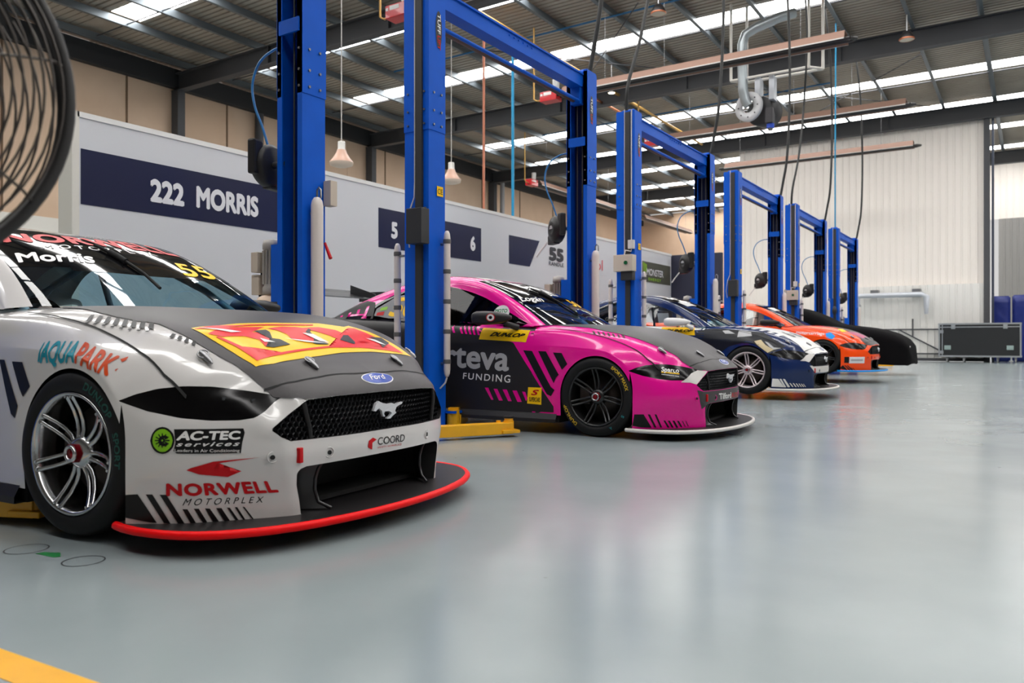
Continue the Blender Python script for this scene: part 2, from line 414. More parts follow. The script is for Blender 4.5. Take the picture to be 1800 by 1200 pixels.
def body_shape():
    # rows run from the tail over the deck and bonnet and down the nose; columns run from the centre line outwards
    J = [[(-3.80,0,.30),(-3.80,.3,.30),(-3.79,.45,.30),(-3.78,.6,.30),(-3.76,.68,.30),(-3.73,.76,.30),(-3.70,.80,.30),(-3.68,.83,.30)],
     [(-3.88,0,.62),(-3.88,.3,.62),(-3.87,.45,.62),(-3.86,.6,.62),(-3.84,.68,.6),(-3.81,.76,.59),(-3.78,.80,.57),(-3.75,.835,.55)],
     [(-3.88,0,.95),(-3.88,.3,.95),(-3.87,.45,.95),(-3.86,.59,.94),(-3.84,.68,.92),(-3.82,.76,.88),(-3.80,.80,.82),(-3.78,.83,.75)],
     [(-3.78,0,1.05),(-3.78,.3,1.05),(-3.78,.44,1.05),(-3.77,.58,1.045),(-3.76,.70,1.03),(-3.75,.78,.985),(-3.74,.82,.92),(-3.73,.84,.85)],
     [(-3.55,0,1.045),(-3.55,.3,1.045),(-3.55,.45,1.045),(-3.55,.62,1.045),(-3.55,.74,1.04),(-3.55,.83,1.0),(-3.55,.88,.93),(-3.55,.90,.86)],
     [(-3.2,0,1.04),(-3.2,.3,1.04),(-3.2,.45,1.04),(-3.2,.66,1.045),(-3.2,.78,1.045),(-3.2,.87,1.005),(-3.2,.925,.935),(-3.2,.945,.86)],
     [(-2.82,0,1.03),(-2.82,.3,1.03),(-2.82,.45,1.03),(-2.82,.68,1.035),(-2.82,.80,1.035),(-2.82,.89,1.0),(-2.82,.94,.93),(-2.82,.955,.85)],
     [(-2.4,0,1.0),(-2.4,.3,1.0),(-2.4,.45,1.0),(-2.4,.68,1.02),(-2.4,.80,1.02),(-2.4,.88,.985),(-2.4,.925,.91),(-2.4,.945,.83)],
     [(-2.0,0,.98),(-2.0,.3,.98),(-2.0,.45,.98),(-2.0,.68,.995),(-2.0,.80,.995),(-2.0,.87,.95),(-2.0,.905,.88),(-2.0,.925,.80)],
     [(-1.5,0,.95),(-1.5,.3,.95),(-1.5,.45,.95),(-1.5,.68,.965),(-1.5,.795,.965),(-1.5,.86,.92),(-1.5,.895,.86),(-1.5,.915,.785)],
     [(-1.0,0,.95),(-1.0,.3,.95),(-1.0,.46,.95),(-1.0,.67,.95),(-1.0,.79,.943),(-1.0,.855,.905),(-1.0,.89,.85),(-1.0,.91,.775)],
     [(-.62,0,.952),(-.62,.3,.951),(-.62,.46,.95),(-.62,.66,.947),(-.62,.78,.925),(-.62,.85,.885),(-.62,.885,.83),(-.62,.905,.76)],
     [(-.35,0,.962),(-.35,.3,.961),(-.35,.47,.958),(-.35,.65,.95),(-.35,.77,.922),(-.35,.845,.88),(-.35,.89,.82),(-.35,.918,.755)],
     [(-.05,0,.945),(-.05,.3,.944),(-.05,.47,.942),(-.05,.64,.933),(-.05,.76,.902),(-.05,.84,.853),(-.05,.895,.79),(-.05,.932,.735)],
     [(.2,0,.900),(.2,.3,.90),(.2,.47,.898),(.2,.63,.888),(.2,.75,.853),(.15,.835,.805),(.12,.90,.75),(.1,.937,.712)],
     [(.4,0,.838),(.4,.3,.837),(.4,.475,.834),(.4,.62,.822),(.38,.735,.775),(.32,.825,.74),(.25,.905,.69),(.2,.94,.655)],
     [(.56,0,.765),(.555,.3,.764),(.545,.48,.762),(.52,.61,.755),(.47,.72,.71),(.40,.82,.675),(.32,.90,.635),(.26,.94,.605)],
     [(.69,0,.695),(.675,.3,.695),(.65,.48,.692),(.61,.6,.685),(.54,.71,.655),(.455,.81,.62),(.36,.89,.59),(.29,.936,.568)],
     [(.772,0,.650),(.755,.3,.647),(.715,.48,.634),(.66,.585,.622),(.58,.70,.605),(.49,.80,.585),(.39,.885,.56),(.305,.932,.545)],
     [(.855,0,.575),(.842,.3,.569),(.805,.47,.557),(.725,.56,.555),(.64,.68,.55),(.53,.79,.54),(.42,.88,.52),(.315,.932,.51)],
     [(.876,0,.48),(.858,.3,.477),(.812,.49,.475),(.765,.595,.45),(.67,.682,.482),(.555,.80,.48),(.437,.885,.47),(.325,.932,.46)],
     [(.868,0,.388),(.85,.3,.388),(.803,.52,.388),(.762,.6,.388),(.678,.69,.40),(.563,.81,.41),(.447,.887,.41),(.33,.932,.40)],
     [(.874,0,.34),(.854,.3,.338),(.81,.515,.335),(.765,.595,.335),(.68,.69,.335),(.567,.81,.34),(.451,.887,.34),(.33,.932,.34)],
     [(.868,0,.286),(.847,.3,.284),(.806,.51,.282),(.76,.585,.28),(.676,.68,.28),(.562,.805,.28),(.447,.885,.28),(.33,.932,.28)],
     [(.852,0,.2),(.832,.3,.2),(.805,.49,.2),(.752,.572,.2),(.667,.67,.2),(.552,.797,.2),(.437,.878,.2),(.328,.93,.2)],
     [(.842,0,.06),(.822,.3,.06),(.80,.48,.06),(.747,.57,.06),(.662,.665,.06),(.547,.79,.06),(.432,.87,.06),(.325,.928,.06)]]
    for r in J:
        if -2.9 < r[0][0] < -.3:
            for a, dw in ((3, .03), (4, .035), (5, .018)): r[a] = (r[a][0], r[a][1]+dw, r[a][2])
    ni = [3,4,4,6,8,9,9,9,10,10,9,8,9,9,8,8,8,8,9,9,9,8,8,10,10]
    nj = [10,8,8,8,8,7,6]
    A, ui, uj = grid_eval(J, ni, nj)
    Ni, Nj = A.shape[:2]
    wgt = np.clip((ui-3.6)/1.5, 0, 1)*np.clip((17.6-ui)/1.2, 0, 1)     # fair the bonnet and flanks, keep the nose crisp
    for _ in range(40):
        S = A.copy(); S[1:-1] = .25*A[:-2]+.5*A[1:-1]+.25*A[2:]
        T = S.copy(); T[:, 1:-1] = .25*S[:, :-2]+.5*S[:, 1:-1]+.25*S[:, 2:]
        T[:, 0] = .5*S[:, 0]+.5*(S[:, 1]*np.array([1, 0, 1])); T[:, 0, 1] = 0; T[:, -1] = A[:, -1]
        T[..., 0] = .15*T[..., 0]+.85*A[..., 0]
        A = A+(T-A)*wgt[:, None, None]
    NS = 30
    i0 = int(np.searchsorted(ui, 3)); i1 = int(np.searchsorted(ui, 18))
    B = np.full((Ni, NS, 3), np.nan)
    for i in range(i0, i1+1):
        x7, w7, z7 = A[i, -1]
        wb = 0.905+0.03*math.exp(-((x7-0.0)/0.55)**2)+0.04*math.exp(-((x7+2.82)/0.6)**2)
        if x7 < -3.4: wb *= 1-0.35*(-3.4-x7)
        for s in range(NS):
            t = (s+1)/NS; z = z7+(0.165-z7)*t
            B[i, s] = (x7, w7+(wb-w7)*t**1.3+0.014*math.sin(pi*t), z)
    W = np.concatenate([A, B], axis=1); NJ = W.shape[1]
    idx = -np.ones((Ni, NJ), int); V = []
    for i in range(Ni):
        for j in range(NJ):
            if not np.isnan(W[i, j, 0]): idx[i, j] = len(V); V.append(W[i, j])
    V = np.array(V); F = []; L = []; UI = []; UJ = []
    for i in range(Ni-1):
        for j in range(NJ-1):
            q = [idx[i, j], idx[i, j+1], idx[i+1, j+1], idx[i+1, j]]
            if min(q) < 0: continue
            F.append([int(a) for a in q]); ci = (ui[i]+ui[i+1])/2; cj = (uj[j]+uj[j+1])/2 if j < Nj-1 else 8.0
            x = V[q, 0].mean()
            if ci > 18: lab = 'front_bumper'
            elif ci < 3: lab = 'rear_bumper'
            elif cj > 7: lab = 'front_fender' if x > -.62 else ('door' if x > -1.98 else 'rear_quarter')
            else: lab = 'top'
            L.append(lab); UI.append(ci); UJ.append(cj)
    V0 = V.copy()
    side = lambda k: V[F[k], 1].mean() > .84
    def arch(xc, r):
        def f(X):
            x = X[:, 0]-xc; z = X[:, 2]-.337
            return np.where(z > 0, np.sqrt((x/r)**2+(z/(r+.012))**2)-1, np.abs(x)/r-1)
        return f
    snapcut(V, F, L, arch(0, .332), lambda k: side(k) and abs(V[F[k], 0].mean()) < .5 and V[F[k], 2].mean() < .76 and L[k] != 'front_bumper', 'cut')
    snapcut(V, F, L, arch(-2.822, .345), lambda k: side(k) and abs(V[F[k], 0].mean()+2.822) < .5 and V[F[k], 2].mean() < .8, 'cut')
    yz = lambda p: (lambda X: poly_sdf(p)(X[:, 1:3]))
    nose = lambda k: L[k] == 'front_bumper' or (L[k] == 'top' and V[F[k], 0].mean() > .3 and V[F[k], 2].mean() < .66)
    HL = [(.937,.560),(.90,.585),(.85,.606),(.79,.615),(.72,.612),(.62,.592),(.526,.568),(.56,.545),(.60,.512),(.64,.488),(.685,.480),(.76,.482),(.83,.494),(.89,.520)]
    snapcut(V, F, L, yz(HL), nose, 'headlight')
    GR = [(-.1,.562),(.0,.562),(.3,.560),(.462,.551),(.535,.498),(.600,.446),(.602,.436),(.575,.41),(.537,.390),(.3,.390),(0,.392),(-.1,.392)]
    snapcut(V, F, L, yz(GR), nose, 'grille')
    IN = [(-.1,.287),(0,.287),(.3,.285),(.47,.282),(.498,.274),(.508,.255),(.506,.21),(.492,.15),(.472,.03),(-.1,.03)]
    snapcut(V, F, L, yz(IN), nose, 'intake')
    xw = lambda p: (lambda X: poly_sdf(p)(X[:, 0:2]))
    CAB = [(-.50,-.1),(-.50,0),(-.54,.42),(-.66,.70),(-.74,.78),(-.82,.80),(-2.0,.81),(-2.45,.80),(-2.7,.72),(-2.9,.6),(-3.05,.4),(-3.1,0),(-3.1,-.1)]
    snapcut(V, F, L, xw(CAB), lambda k: L[k] == 'top' and V[F[k], 2].mean() > .85, 'cut')
    SH = [(.95,-.1),(.9,.3),(.75,.53),(.66,.61),(.61,.69),(.505,.795),(.41,.822),(.29,.835),(.1,.833),(-.2,.825),(-.5,.815),(-.66,.805),(-.66,-.1)]
    snapcut(V, F, L, xw(SH), lambda k: L[k] == 'top' and V[F[k], 0].mean() > -.66, 'hood')
    for k in range(len(F)):
        if L[k] == 'top':
            x = V[F[k], 0].mean()
            if x > -.62: L[k] = 'front_fender'
            elif V[F[k], 1].mean() < .70 and x < -2.9: L[k] = 'boot_lid'
            elif x > -1.98: L[k] = 'door'
            else: L[k] = 'rear_quarter'
    # ---- greenhouse
    G = [[(-.42,0,.955),(-.66,0,1.075),(-.9,0,1.185),(-1.14,0,1.285),(-1.36,0,1.365),(-1.65,0,1.43),(-2.05,0,1.437),(-2.45,0,1.375),(-2.9,0,1.225),(-3.31,0,1.04)],
     [(-.45,.4,.953),(-.69,.37,1.07),(-.92,.35,1.18),(-1.16,.33,1.278),(-1.37,.31,1.358),(-1.66,.3,1.425),(-2.05,.3,1.43),(-2.45,.3,1.368),(-2.9,.34,1.22),(-3.28,.4,1.04)],
     [(-.57,.70,.943),(-.77,.655,1.055),(-.98,.615,1.16),(-1.2,.58,1.26),(-1.4,.55,1.338),(-1.68,.52,1.405),(-2.05,.5,1.41),(-2.42,.5,1.35),(-2.85,.55,1.21),(-3.2,.62,1.04)],
     [(-.64,.768,.935),(-.83,.718,1.043),(-1.03,.672,1.148),(-1.24,.633,1.243),(-1.44,.608,1.313),(-1.7,.588,1.372),(-2.05,.578,1.376),(-2.4,.585,1.315),(-2.75,.655,1.19),(-3.05,.72,1.04)],
     [(-.66,.785,.930),(-.86,.742,1.025),(-1.06,.70,1.125),(-1.26,.665,1.215),(-1.46,.642,1.28),(-1.72,.625,1.332),(-2.05,.625,1.332),(-2.33,.645,1.27),(-2.56,.70,1.165),(-2.74,.755,1.06)],
     [(-.70,.79,.930),(-.92,.792,.937),(-1.12,.793,.942),(-1.3,.795,.948),(-1.5,.796,.96),(-1.75,.798,.978),(-2.05,.80,.995),(-2.3,.80,1.008),(-2.5,.80,1.022),(-2.66,.795,1.03)]]
    for a in range(4):
        G[a] = [(x+dx, w, z+dz) for (x, w, z), dz, dx in zip(G[a], (0,.016,.032,.04,.034,.016,.006,0,0,0), (0,.01,.015,.02,.02,0,0,0,0,0))]
    for a, dw in ((1, .02), (2, .052), (3, .05), (4, .045), (5, .04)):
        G[a] = [(x, w+dw, z+.006) for x, w, z in G[a]]
    A, uk, ug = grid_eval(np.moveaxis(np.array(G), 0, 1), [7]*9, [8, 8, 5, 4, 8])
    n0 = len(V); Nk, Ng = A.shape[:2]
    V = np.concatenate([V, A.reshape(-1, 3)])
    for a in range(Nk-1):
        for b in range(Ng-1):
            F.append([n0+a*Ng+b, n0+(a+1)*Ng+b, n0+(a+1)*Ng+b+1, n0+a*Ng+b+1]); k = (uk[a]+uk[a+1])/2; g = (ug[b]+ug[b+1])/2
            if g < 2 and k < 4: L.append('windscreen')
            elif g < 2 and k > 7.1: L.append('rear_window')
            elif g > 4 and .3 < k < 8.6: L.append('side_window')
            else: L.append('roof')
    return V, F, L

def build_shape_cache():
    V, F, L = body_shape()
    V = np.array(V); N = vnormals(V, F)
    c = V[:, 1] < 1e-4
    # outward orientation check on the hood: normals up
    k = L.index('hood'); f = F[k]
    n = np.cross(V[f[1]]-V[f[0]], V[f[2]]-V[f[0]])
    R = V*np.array([1, -1, 1]); NR = N*np.array([1, -1, 1])      # right side: y = -w
    Lf = V.copy(); NL = N.copy()
    N[c, 1] = 0; NR[c, 1] = 0; NL[c, 1] = 0
    return dict(V=V, F=F, L=L, R=R, NR=NR, NL=NL, P=Lf, flip=n[2])
SH = build_shape_cache()

def part_arrays(labels, side):
    """vertices, faces and normals of one panel; side -1 right, +1 left, 0 both"""
    out_V = []; out_F = []; out_N = []
    for s in ((-1, 1) if side == 0 else (side,)):
        P = SH['R'] if s < 0 else SH['P']; NN = SH['NR'] if s < 0 else SH['NL']
        fs = [f for f, l in zip(SH['F'], SH['L']) if l in labels]
        used = sorted({i for f in fs for i in f}); m = {v: k+len(out_V) for k, v in enumerate(used)}
        out_V += [P[i] for i in used]
        for f in fs:
            g = [m[i] for i in f]
            # make the winding agree with an outward normal
            a, b, c = P[f[0]], P[f[1]], P[f[2]]; n = np.cross(b-a, c-a)
            ctr = P[f].mean(0)-np.array([-1.45, 0, .55]); ctr[0] *= .35
            out_F.append(g if n@ctr > 0 else g[::-1])
        for i in used:
            n = NN[i].copy(); ctr = P[i]-np.array([-1.45, 0, .55]); ctr[0] *= .35
            out_N.append(n if n@ctr > 0 else -n)
    return out_V, out_F, out_N

def car_bvh():
    V, F, _ = part_arrays({'hood','front_bumper','front_fender','door','rear_quarter','roof','windscreen','side_window','headlight','boot_lid','rear_window'}, 0)
    return BVHTree.FromPolygons([Vector(v) for v in V], F)
CARBVH = car_bvh()

def gridded(V2, F, cell):
    bm = bmesh.new(); vs = [bm.verts.new((float(a), float(b), 0)) for a, b in V2]
    for f in F:
        try: bm.faces.new([vs[i] for i in f])
        except ValueError: pass
    bmesh.ops.triangulate(bm, faces=[f for f in bm.faces if len(f.verts) > 3])
    x0, y0 = V2.min(0); x1, y1 = V2.max(0)
    for ax, lo, hi in ((0, x0, x1), (1, y0, y1)):
        n = int((hi-lo)/cell)
        for k in range(1, n+1):
            co = [0, 0, 0]; co[ax] = lo+(hi-lo)*k/(n+1); no = [0, 0, 0]; no[ax] = 1
            bmesh.ops.bisect_plane(bm, geom=bm.verts[:]+bm.edges[:]+bm.faces[:], plane_co=co, plane_no=no, dist=1e-6)
    bm.verts.index_update()
    V = [v.co.copy() for v in bm.verts]; F = [[v.index for v in f.verts] for f in bm.faces]; bm.free()
    return V, F
AX = {'S': (Vector((0, 0, 0)), Vector((1, 0, 0)), Vector((0, 0, 1)), Vector((0, 1, 0))),      # right side: (x, z)
      'T': (Vector((0, 0, 0)), Vector((1, 0, 0)), Vector((0, 1, 0)), Vector((0, 0, -1))),     # from above: (x, y)
      'F': (Vector((0, 0, 0)), Vector((0, 1, 0)), Vector((0, 0, 1)), Vector((-1, 0, 0))),     # from the front: (y, z)
      'C': (Vector((.6, -.8, 0)), Vector((.7071, .7071, 0)), Vector((0, 0, 1)), Vector((-.7071, .7071, 0)))}  # front corner: (along, z)
def decal_arrays(items, cell=0.03, off=0.002, bvh=None):
    """items: list of (axis, V2, F); each is laid on to the bodywork along its axis"""
    oV = []; oF = []; bvh = bvh or CARBVH
    for ax, V2, F in items:
        P0, U, W, N = AX[ax] if isinstance(ax, str) else ax
        V2 = np.array(V2, float)
        if F is None: F = [list(range(len(V2)))]
        V, F = gridded(V2, F, cell)
        m = {}
        for i, v in enumerate(V):
            p = P0+U*v.x+W*v.y
            h, n, k, d = bvh.ray_cast(p-N*3.0, N)
            if h is None: continue
            if n.dot(N) > 0: n = -n
            m[i] = len(oV); oV.append(h+(n*off-N*off*0.3))
        for f in F:
            if all(i in m for i in f):
                q = [oV[m[i]] for i in f]; s = max((q[i]-q[i-1]).dot(N) for i in range(len(q)))-min((q[i]-q[i-1]).dot(N) for i in range(len(q)))
                if s < 0.35: oF.append([m[i] for i in f])
    return oV, oF
def decal(name, items, m, parent, cell=0.03, off=0.002):
    if len(items) > 1 and all(F is None for _, _, F in items):
        for it in items: o = decal(name, [it], m, parent, cell, off)
        return o
    V, F = decal_arrays(items, cell, off)
    return mesh_obj(name, V, F, m, parent, smooth=True)
def place_text(s, ax, width, height, p, ang=0.0, bold=0.02, spacing=1.0, shear=0.0, yscale=1.0, flipu=1.0):
    """one line of lettering for decal(): starts at p in the axis plane, turned by ang"""
    V, F = text_fit(s, width, height, bold, spacing, shear)
    c, q = math.cos(ang), math.sin(ang)
    V = np.stack([p[0]+flipu*(V[:, 0]*c-V[:, 1]*q), p[1]+V[:, 0]*q+V[:, 1]*c], axis=1)
    return (ax, V, F)
def quad_text(s, ax, P00, P10, P01, P11, bold=0.02, spacing=1.0, shear=0.0):
    """lettering stretched into the quadrilateral: base left, base right, top left, top right"""
    V, F = text_fit(s, 1.0, 1.0, bold, spacing, shear)
    a, b, c, d = (np.array(x, float) for x in (P00, P10, P01, P11)); u = V[:, :1]; v = V[:, 1:]
    return (ax, (a*(1-u)+b*u)*(1-v)+(c*(1-u)+d*u)*v, F)
# painted graphics, traced in the plane each one faces: S side (x,z), T top (x,y), F front (y,z), C front corner
DEC = {
 'w_patch': ('T', [[(0.33,-0.627),(0.342,-0.507),(0.312,-0.359),(0.289,-0.123),(0.276,0.207),(0.325,0.344),(0.301,0.41),(0.397,0.471),(0.52,0.508),(0.616,0.539),(0.622,0.371),(0.615,0.196),(0.623,-0.025),(0.642,-0.2),(0.65,-0.351),(0.649,-0.482),(0.632,-0.562),(0.578,-0.584),(0.516,-0.602),(0.436,-0.619)]]),
 'w_red': ('T', [[(0.406,-0.607),(0.373,-0.499),(0.366,-0.368),(0.363,-0.253),(0.427,-0.389),(0.432,-0.348),(0.448,-0.308),(0.488,-0.329),(0.544,-0.314),(0.553,-0.43),(0.499,-0.414),(0.462,-0.458),(0.448,-0.566)],[(0.383,-0.253),(0.355,-0.136),(0.355,-0.042),(0.378,0.02),(0.424,-0.052),(0.484,-0.058),(0.537,-0.121),(0.517,-0.162),(0.491,-0.216),(0.449,-0.196),(0.409,-0.211)],[(0.372,-0.05),(0.348,0.12),(0.388,0.204),(0.454,0.222),(0.533,0.181),(0.507,0.1),(0.457,0.077),(0.404,0.025)],[(0.452,0.3),(0.458,0.368),(0.516,0.386),(0.574,0.337),(0.519,0.304)],[(0.44,-0.595),(0.527,-0.563),(0.616,-0.54),(0.612,-0.398),(0.581,-0.064),(0.583,0.163),(0.61,0.478),(0.513,0.443),(0.352,0.396),(0.347,0.35),(0.516,0.4),(0.6,0.422),(0.569,0.181),(0.566,-0.047),(0.597,-0.383),(0.605,-0.517),(0.53,-0.54),(0.437,-0.581)],[(0.344,-0.63),(0.343,-0.41),(0.325,-0.245),(0.302,0.136),(0.324,0.112),(0.341,-0.26),(0.361,-0.427),(0.382,-0.532)]]),
 'w_blk': ('T', [[(0.553,-0.43),(0.563,-0.394),(0.547,-0.279),(0.499,-0.293),(0.488,-0.329),(0.427,-0.283),(0.401,-0.281),(0.415,-0.365),(0.427,-0.344),(0.445,-0.312),(0.492,-0.347),(0.544,-0.317)],[(0.517,-0.162),(0.541,-0.126),(0.484,-0.058),(0.447,-0.055),(0.424,-0.052),(0.378,0.02),(0.394,0.019),(0.424,-0.019),(0.492,-0.045),(0.553,-0.032),(0.55,-0.115)],[(0.454,0.222),(0.533,0.181),(0.554,0.151),(0.507,0.1),(0.455,0.185)],[(0.467,0.37),(0.516,0.386),(0.578,0.345),(0.526,0.467),(0.468,0.474)]]),
 'w_glint': ('T', [[(0.351,-0.604),(0.373,-0.557),(0.425,-0.442),(0.426,-0.504)],[(0.49,-0.259),(0.506,-0.192),(0.546,-0.024),(0.532,-0.158)],[(0.486,-0.401),(0.501,-0.379),(0.525,-0.347),(0.52,-0.407)],[(0.437,-0.087),(0.45,-0.026),(0.539,-0.016),(0.523,-0.063)],[(0.486,0.321),(0.5,0.38),(0.554,0.404),(0.54,0.368)]]),
 'w_bars': ('T', [[(-0.111,-0.774),(-0.093,-0.771),(-0.062,-0.816),(-0.082,-0.818)],[(-0.065,-0.767),(-0.047,-0.763),(-0.013,-0.808),(-0.035,-0.811)],[(-0.02,-0.76),(-0.001,-0.756),(0.035,-0.799),(0.012,-0.803)],[(0.025,-0.753),(0.044,-0.749),(0.082,-0.791),(0.058,-0.794)],[(0.068,-0.745),(0.087,-0.741),(0.126,-0.781),(0.102,-0.786)],[(0.109,-0.736),(0.127,-0.731),(0.168,-0.769),(0.144,-0.775)],[(0.147,-0.725),(0.164,-0.718),(0.205,-0.754),(0.182,-0.763)],[(0.181,-0.71),(0.196,-0.702),(0.239,-0.737),(0.217,-0.747)],[(-0.076,-0.823),(-0.058,-0.82),(-0.059,-0.827),(-0.077,-0.83)],[(-0.028,-0.816),(-0.011,-0.813),(-0.011,-0.82),(-0.029,-0.823)],[(0.019,-0.809),(0.036,-0.806),(0.035,-0.813),(0.018,-0.816)],[(0.065,-0.802),(0.081,-0.798),(0.08,-0.805),(0.064,-0.809)],[(0.109,-0.794),(0.125,-0.789),(0.124,-0.796),(0.108,-0.801)],[(0.15,-0.784),(0.165,-0.779),(0.164,-0.786),(0.149,-0.791)],[(0.189,-0.772),(0.203,-0.767),(0.202,-0.774),(0.188,-0.78)],[(0.225,-0.759),(0.237,-0.752),(0.237,-0.76),(0.224,-0.766)],[(0.319,-0.709),(0.334,-0.704),(0.343,-0.728),(0.327,-0.732)],[(0.349,-0.7),(0.363,-0.695),(0.373,-0.716),(0.357,-0.721)],[(0.378,-0.69),(0.39,-0.685),(0.401,-0.704),(0.386,-0.71)],[(0.406,-0.679),(0.417,-0.674),(0.428,-0.69),(0.414,-0.697)]]),
 'w_aqua': ('S', [[(-0.221,0.702),(0.022,0.707),(-0.228,0.792),(0.005,0.792)]]),
 'w_park': ('S', [[(0.026,0.705),(0.225,0.656),(0.014,0.789),(0.231,0.729)]]),
 'w_aquatick': ('S', [[(-0.238,0.704),(-0.225,0.704),(-0.224,0.787),(-0.231,0.782)]]),
 'w_parktick': ('S', [[(0.233,0.718),(0.257,0.729),(0.258,0.715),(0.248,0.707)],[(0.239,0.678),(0.25,0.683),(0.244,0.672)]]),
 'w_norwell': ('C', [[(-0.134,0.199),(0.281,0.19),(-0.133,0.246),(0.261,0.236)]]),
 'w_motor': ('C', [[(-0.075,0.158),(0.224,0.151),(-0.068,0.186),(0.224,0.176)]]),
 'w_swoosh': ('C', [[(0.21,0.334),(0.038,0.326),(-0.044,0.304),(-0.059,0.296),(-0.013,0.278),(0.09,0.262),(0.141,0.282),(0.069,0.284),(0.012,0.296),(0.007,0.305),(0.058,0.319)]]),
 'w_low': ('C', [[(-0.283,0.2),(-0.238,0.203),(-0.168,0.092),(-0.197,0.095),(-0.284,0.112)],[(-0.208,0.203),(-0.184,0.203),(-0.118,0.088),(-0.142,0.091)],[(-0.157,0.202),(-0.133,0.201),(-0.067,0.087),(-0.091,0.088)],[(-0.075,0.144),(-0.057,0.143),(-0.026,0.088),(-0.045,0.088)],[(-0.034,0.144),(-0.016,0.143),(0.016,0.086),(-0.001,0.087)],[(0.006,0.143),(0.024,0.141),(0.059,0.085),(0.037,0.086)],[(0.047,0.141),(0.066,0.14),(0.1,0.083),(0.079,0.085)],[(0.087,0.14),(0.097,0.139),(0.131,0.085),(0.12,0.085)],[(0.115,0.14),(0.124,0.139),(0.156,0.085),(0.148,0.084)],[(0.144,0.139),(0.151,0.138),(0.187,0.086),(0.182,0.085)]]),
 'w_actbox': ('C', [[(-0.104,0.453),(0.148,0.449),(0.153,0.433),(0.144,0.395),(0.139,0.354),(-0.093,0.361),(-0.105,0.371),(-0.098,0.403)]]),
 'w_actgreen': ('C', [[(-0.101,0.411),(-0.103,0.398),(-0.107,0.386),(-0.114,0.375),(-0.123,0.367),(-0.133,0.362),(-0.144,0.36),(-0.156,0.362),(-0.167,0.367),(-0.176,0.375),(-0.183,0.386),(-0.187,0.398),(-0.19,0.411),(-0.187,0.424),(-0.183,0.436),(-0.176,0.447),(-0.168,0.455),(-0.157,0.46),(-0.146,0.462),(-0.134,0.46),(-0.124,0.455),(-0.115,0.447),(-0.107,0.436),(-0.103,0.424)]]),
 'w_actgreen2': ('C', [[(-0.108,0.411),(-0.11,0.4),(-0.113,0.389),(-0.119,0.381),(-0.127,0.374),(-0.135,0.369),(-0.145,0.368),(-0.154,0.369),(-0.163,0.374),(-0.17,0.381),(-0.177,0.39),(-0.18,0.4),(-0.181,0.411),(-0.18,0.422),(-0.177,0.433),(-0.171,0.442),(-0.164,0.448),(-0.155,0.453),(-0.146,0.454),(-0.136,0.453),(-0.128,0.448),(-0.119,0.441),(-0.114,0.433),(-0.11,0.422)]]),
 'w_acttext': ('C', [[(-0.095,0.413),(0.136,0.409),(-0.084,0.446),(0.139,0.44)],[(-0.095,0.389),(0.132,0.383),(-0.093,0.406),(0.137,0.401)],[(-0.1,0.368),(0.134,0.359),(-0.1,0.38),(0.134,0.371)]]),
 'w_coord': ('F', [[(-0.073,0.327),(0.132,0.321),(-0.069,0.361),(0.135,0.356)]]),
 'w_coordicon': ('F', [[(-0.134,0.351),(-0.102,0.363),(-0.08,0.352),(-0.11,0.341),(-0.107,0.31),(-0.137,0.323)]]),
 'w_coordsub': ('F', [[(-0.071,0.312),(0.111,0.305),(-0.072,0.32),(0.11,0.314)]]),
 'w_rings': ('F', [[(-0.598,0.331),(-0.359,0.327),(0.353,0.33),(-0.501,0.331)]]),
 'w_ford': ('T', [[(0.818,0.105),(0.824,0.094),(0.829,0.078),(0.833,0.058),(0.837,0.035),(0.84,0.008),(0.84,-0.017),(0.838,-0.041),(0.836,-0.064),(0.833,-0.084),(0.829,-0.1),(0.825,-0.112),(0.819,-0.119),(0.813,-0.12),(0.807,-0.115),(0.801,-0.104),(0.795,-0.089),(0.79,-0.07),(0.787,-0.047),(0.785,-0.023),(0.785,0.002),(0.784,0.029),(0.785,0.054),(0.788,0.076),(0.793,0.093),(0.798,0.104),(0.805,0.11),(0.812,0.111)]]),
 'w_fordtext': ('T', [[(0.823,-0.082),(0.827,0.054),(0.797,-0.05),(0.8,0.09)]]),
 'w_band': ('T', [[(-0.922,-0.688),(-0.849,-0.58),(-0.812,-0.429),(-0.791,-0.305),(-0.807,-0.105),(-0.795,0.026),(-0.772,0.266),(-0.79,0.607),(-0.734,0.592),(-0.888,0.666),(-0.999,0.564),(-1.163,0.59),(-1.25,0.405),(-1.325,0.111),(-1.273,-0.2),(-1.194,-0.55)]]),
 'w_morris': ('T', [[(-0.89,-0.632),(-0.856,-0.253),(-0.98,-0.601),(-0.974,-0.198)]]),
 'w_norwell2': ('T', [[(-1.101,-0.585),(-1.16,0.536),(-1.208,-0.514),(-1.334,0.483)]]),
 'w_motor2': ('T', [[(-1.021,-0.43),(-1.064,0.302),(-1.085,-0.397),(-1.133,0.284)]]),
 'w_num': ('T', [[(-0.782,0.255),(-0.842,0.557),(-1.009,0.361),(-1.039,0.607)]]),
 'w_sidebars': ('S', [[(-0.438,0.703),(-0.355,0.701),(-0.283,0.601),(-0.332,0.555),(-0.361,0.586)],[(-0.542,0.71),(-0.501,0.709),(-0.37,0.515),(-0.392,0.462),(-0.423,0.48)]]),
 'w_seam': ('T', [[(0.69,-0.574),(0.72,-0.523),(0.744,-0.451),(0.763,-0.335),(0.78,-0.124)]]),
 'w_wiper': ('T', [[(-1.023,-0.08),(-0.841,-0.044),(-0.754,-0.038),(-0.525,-0.065),(-0.15,-0.305)]]),
 'p_door': ('S', [[(-3.248,1.025),(-2.611,1.027),(-2.143,1.015),(-1.566,0.986),(-1.202,0.944),(-1.133,0.802),(-0.815,0.787),(-0.678,0.601),(-0.53,0.405),(-0.412,0.246),(-0.825,0.259),(-1.441,0.277),(-2.105,0.304),(-2.387,0.467)]]),
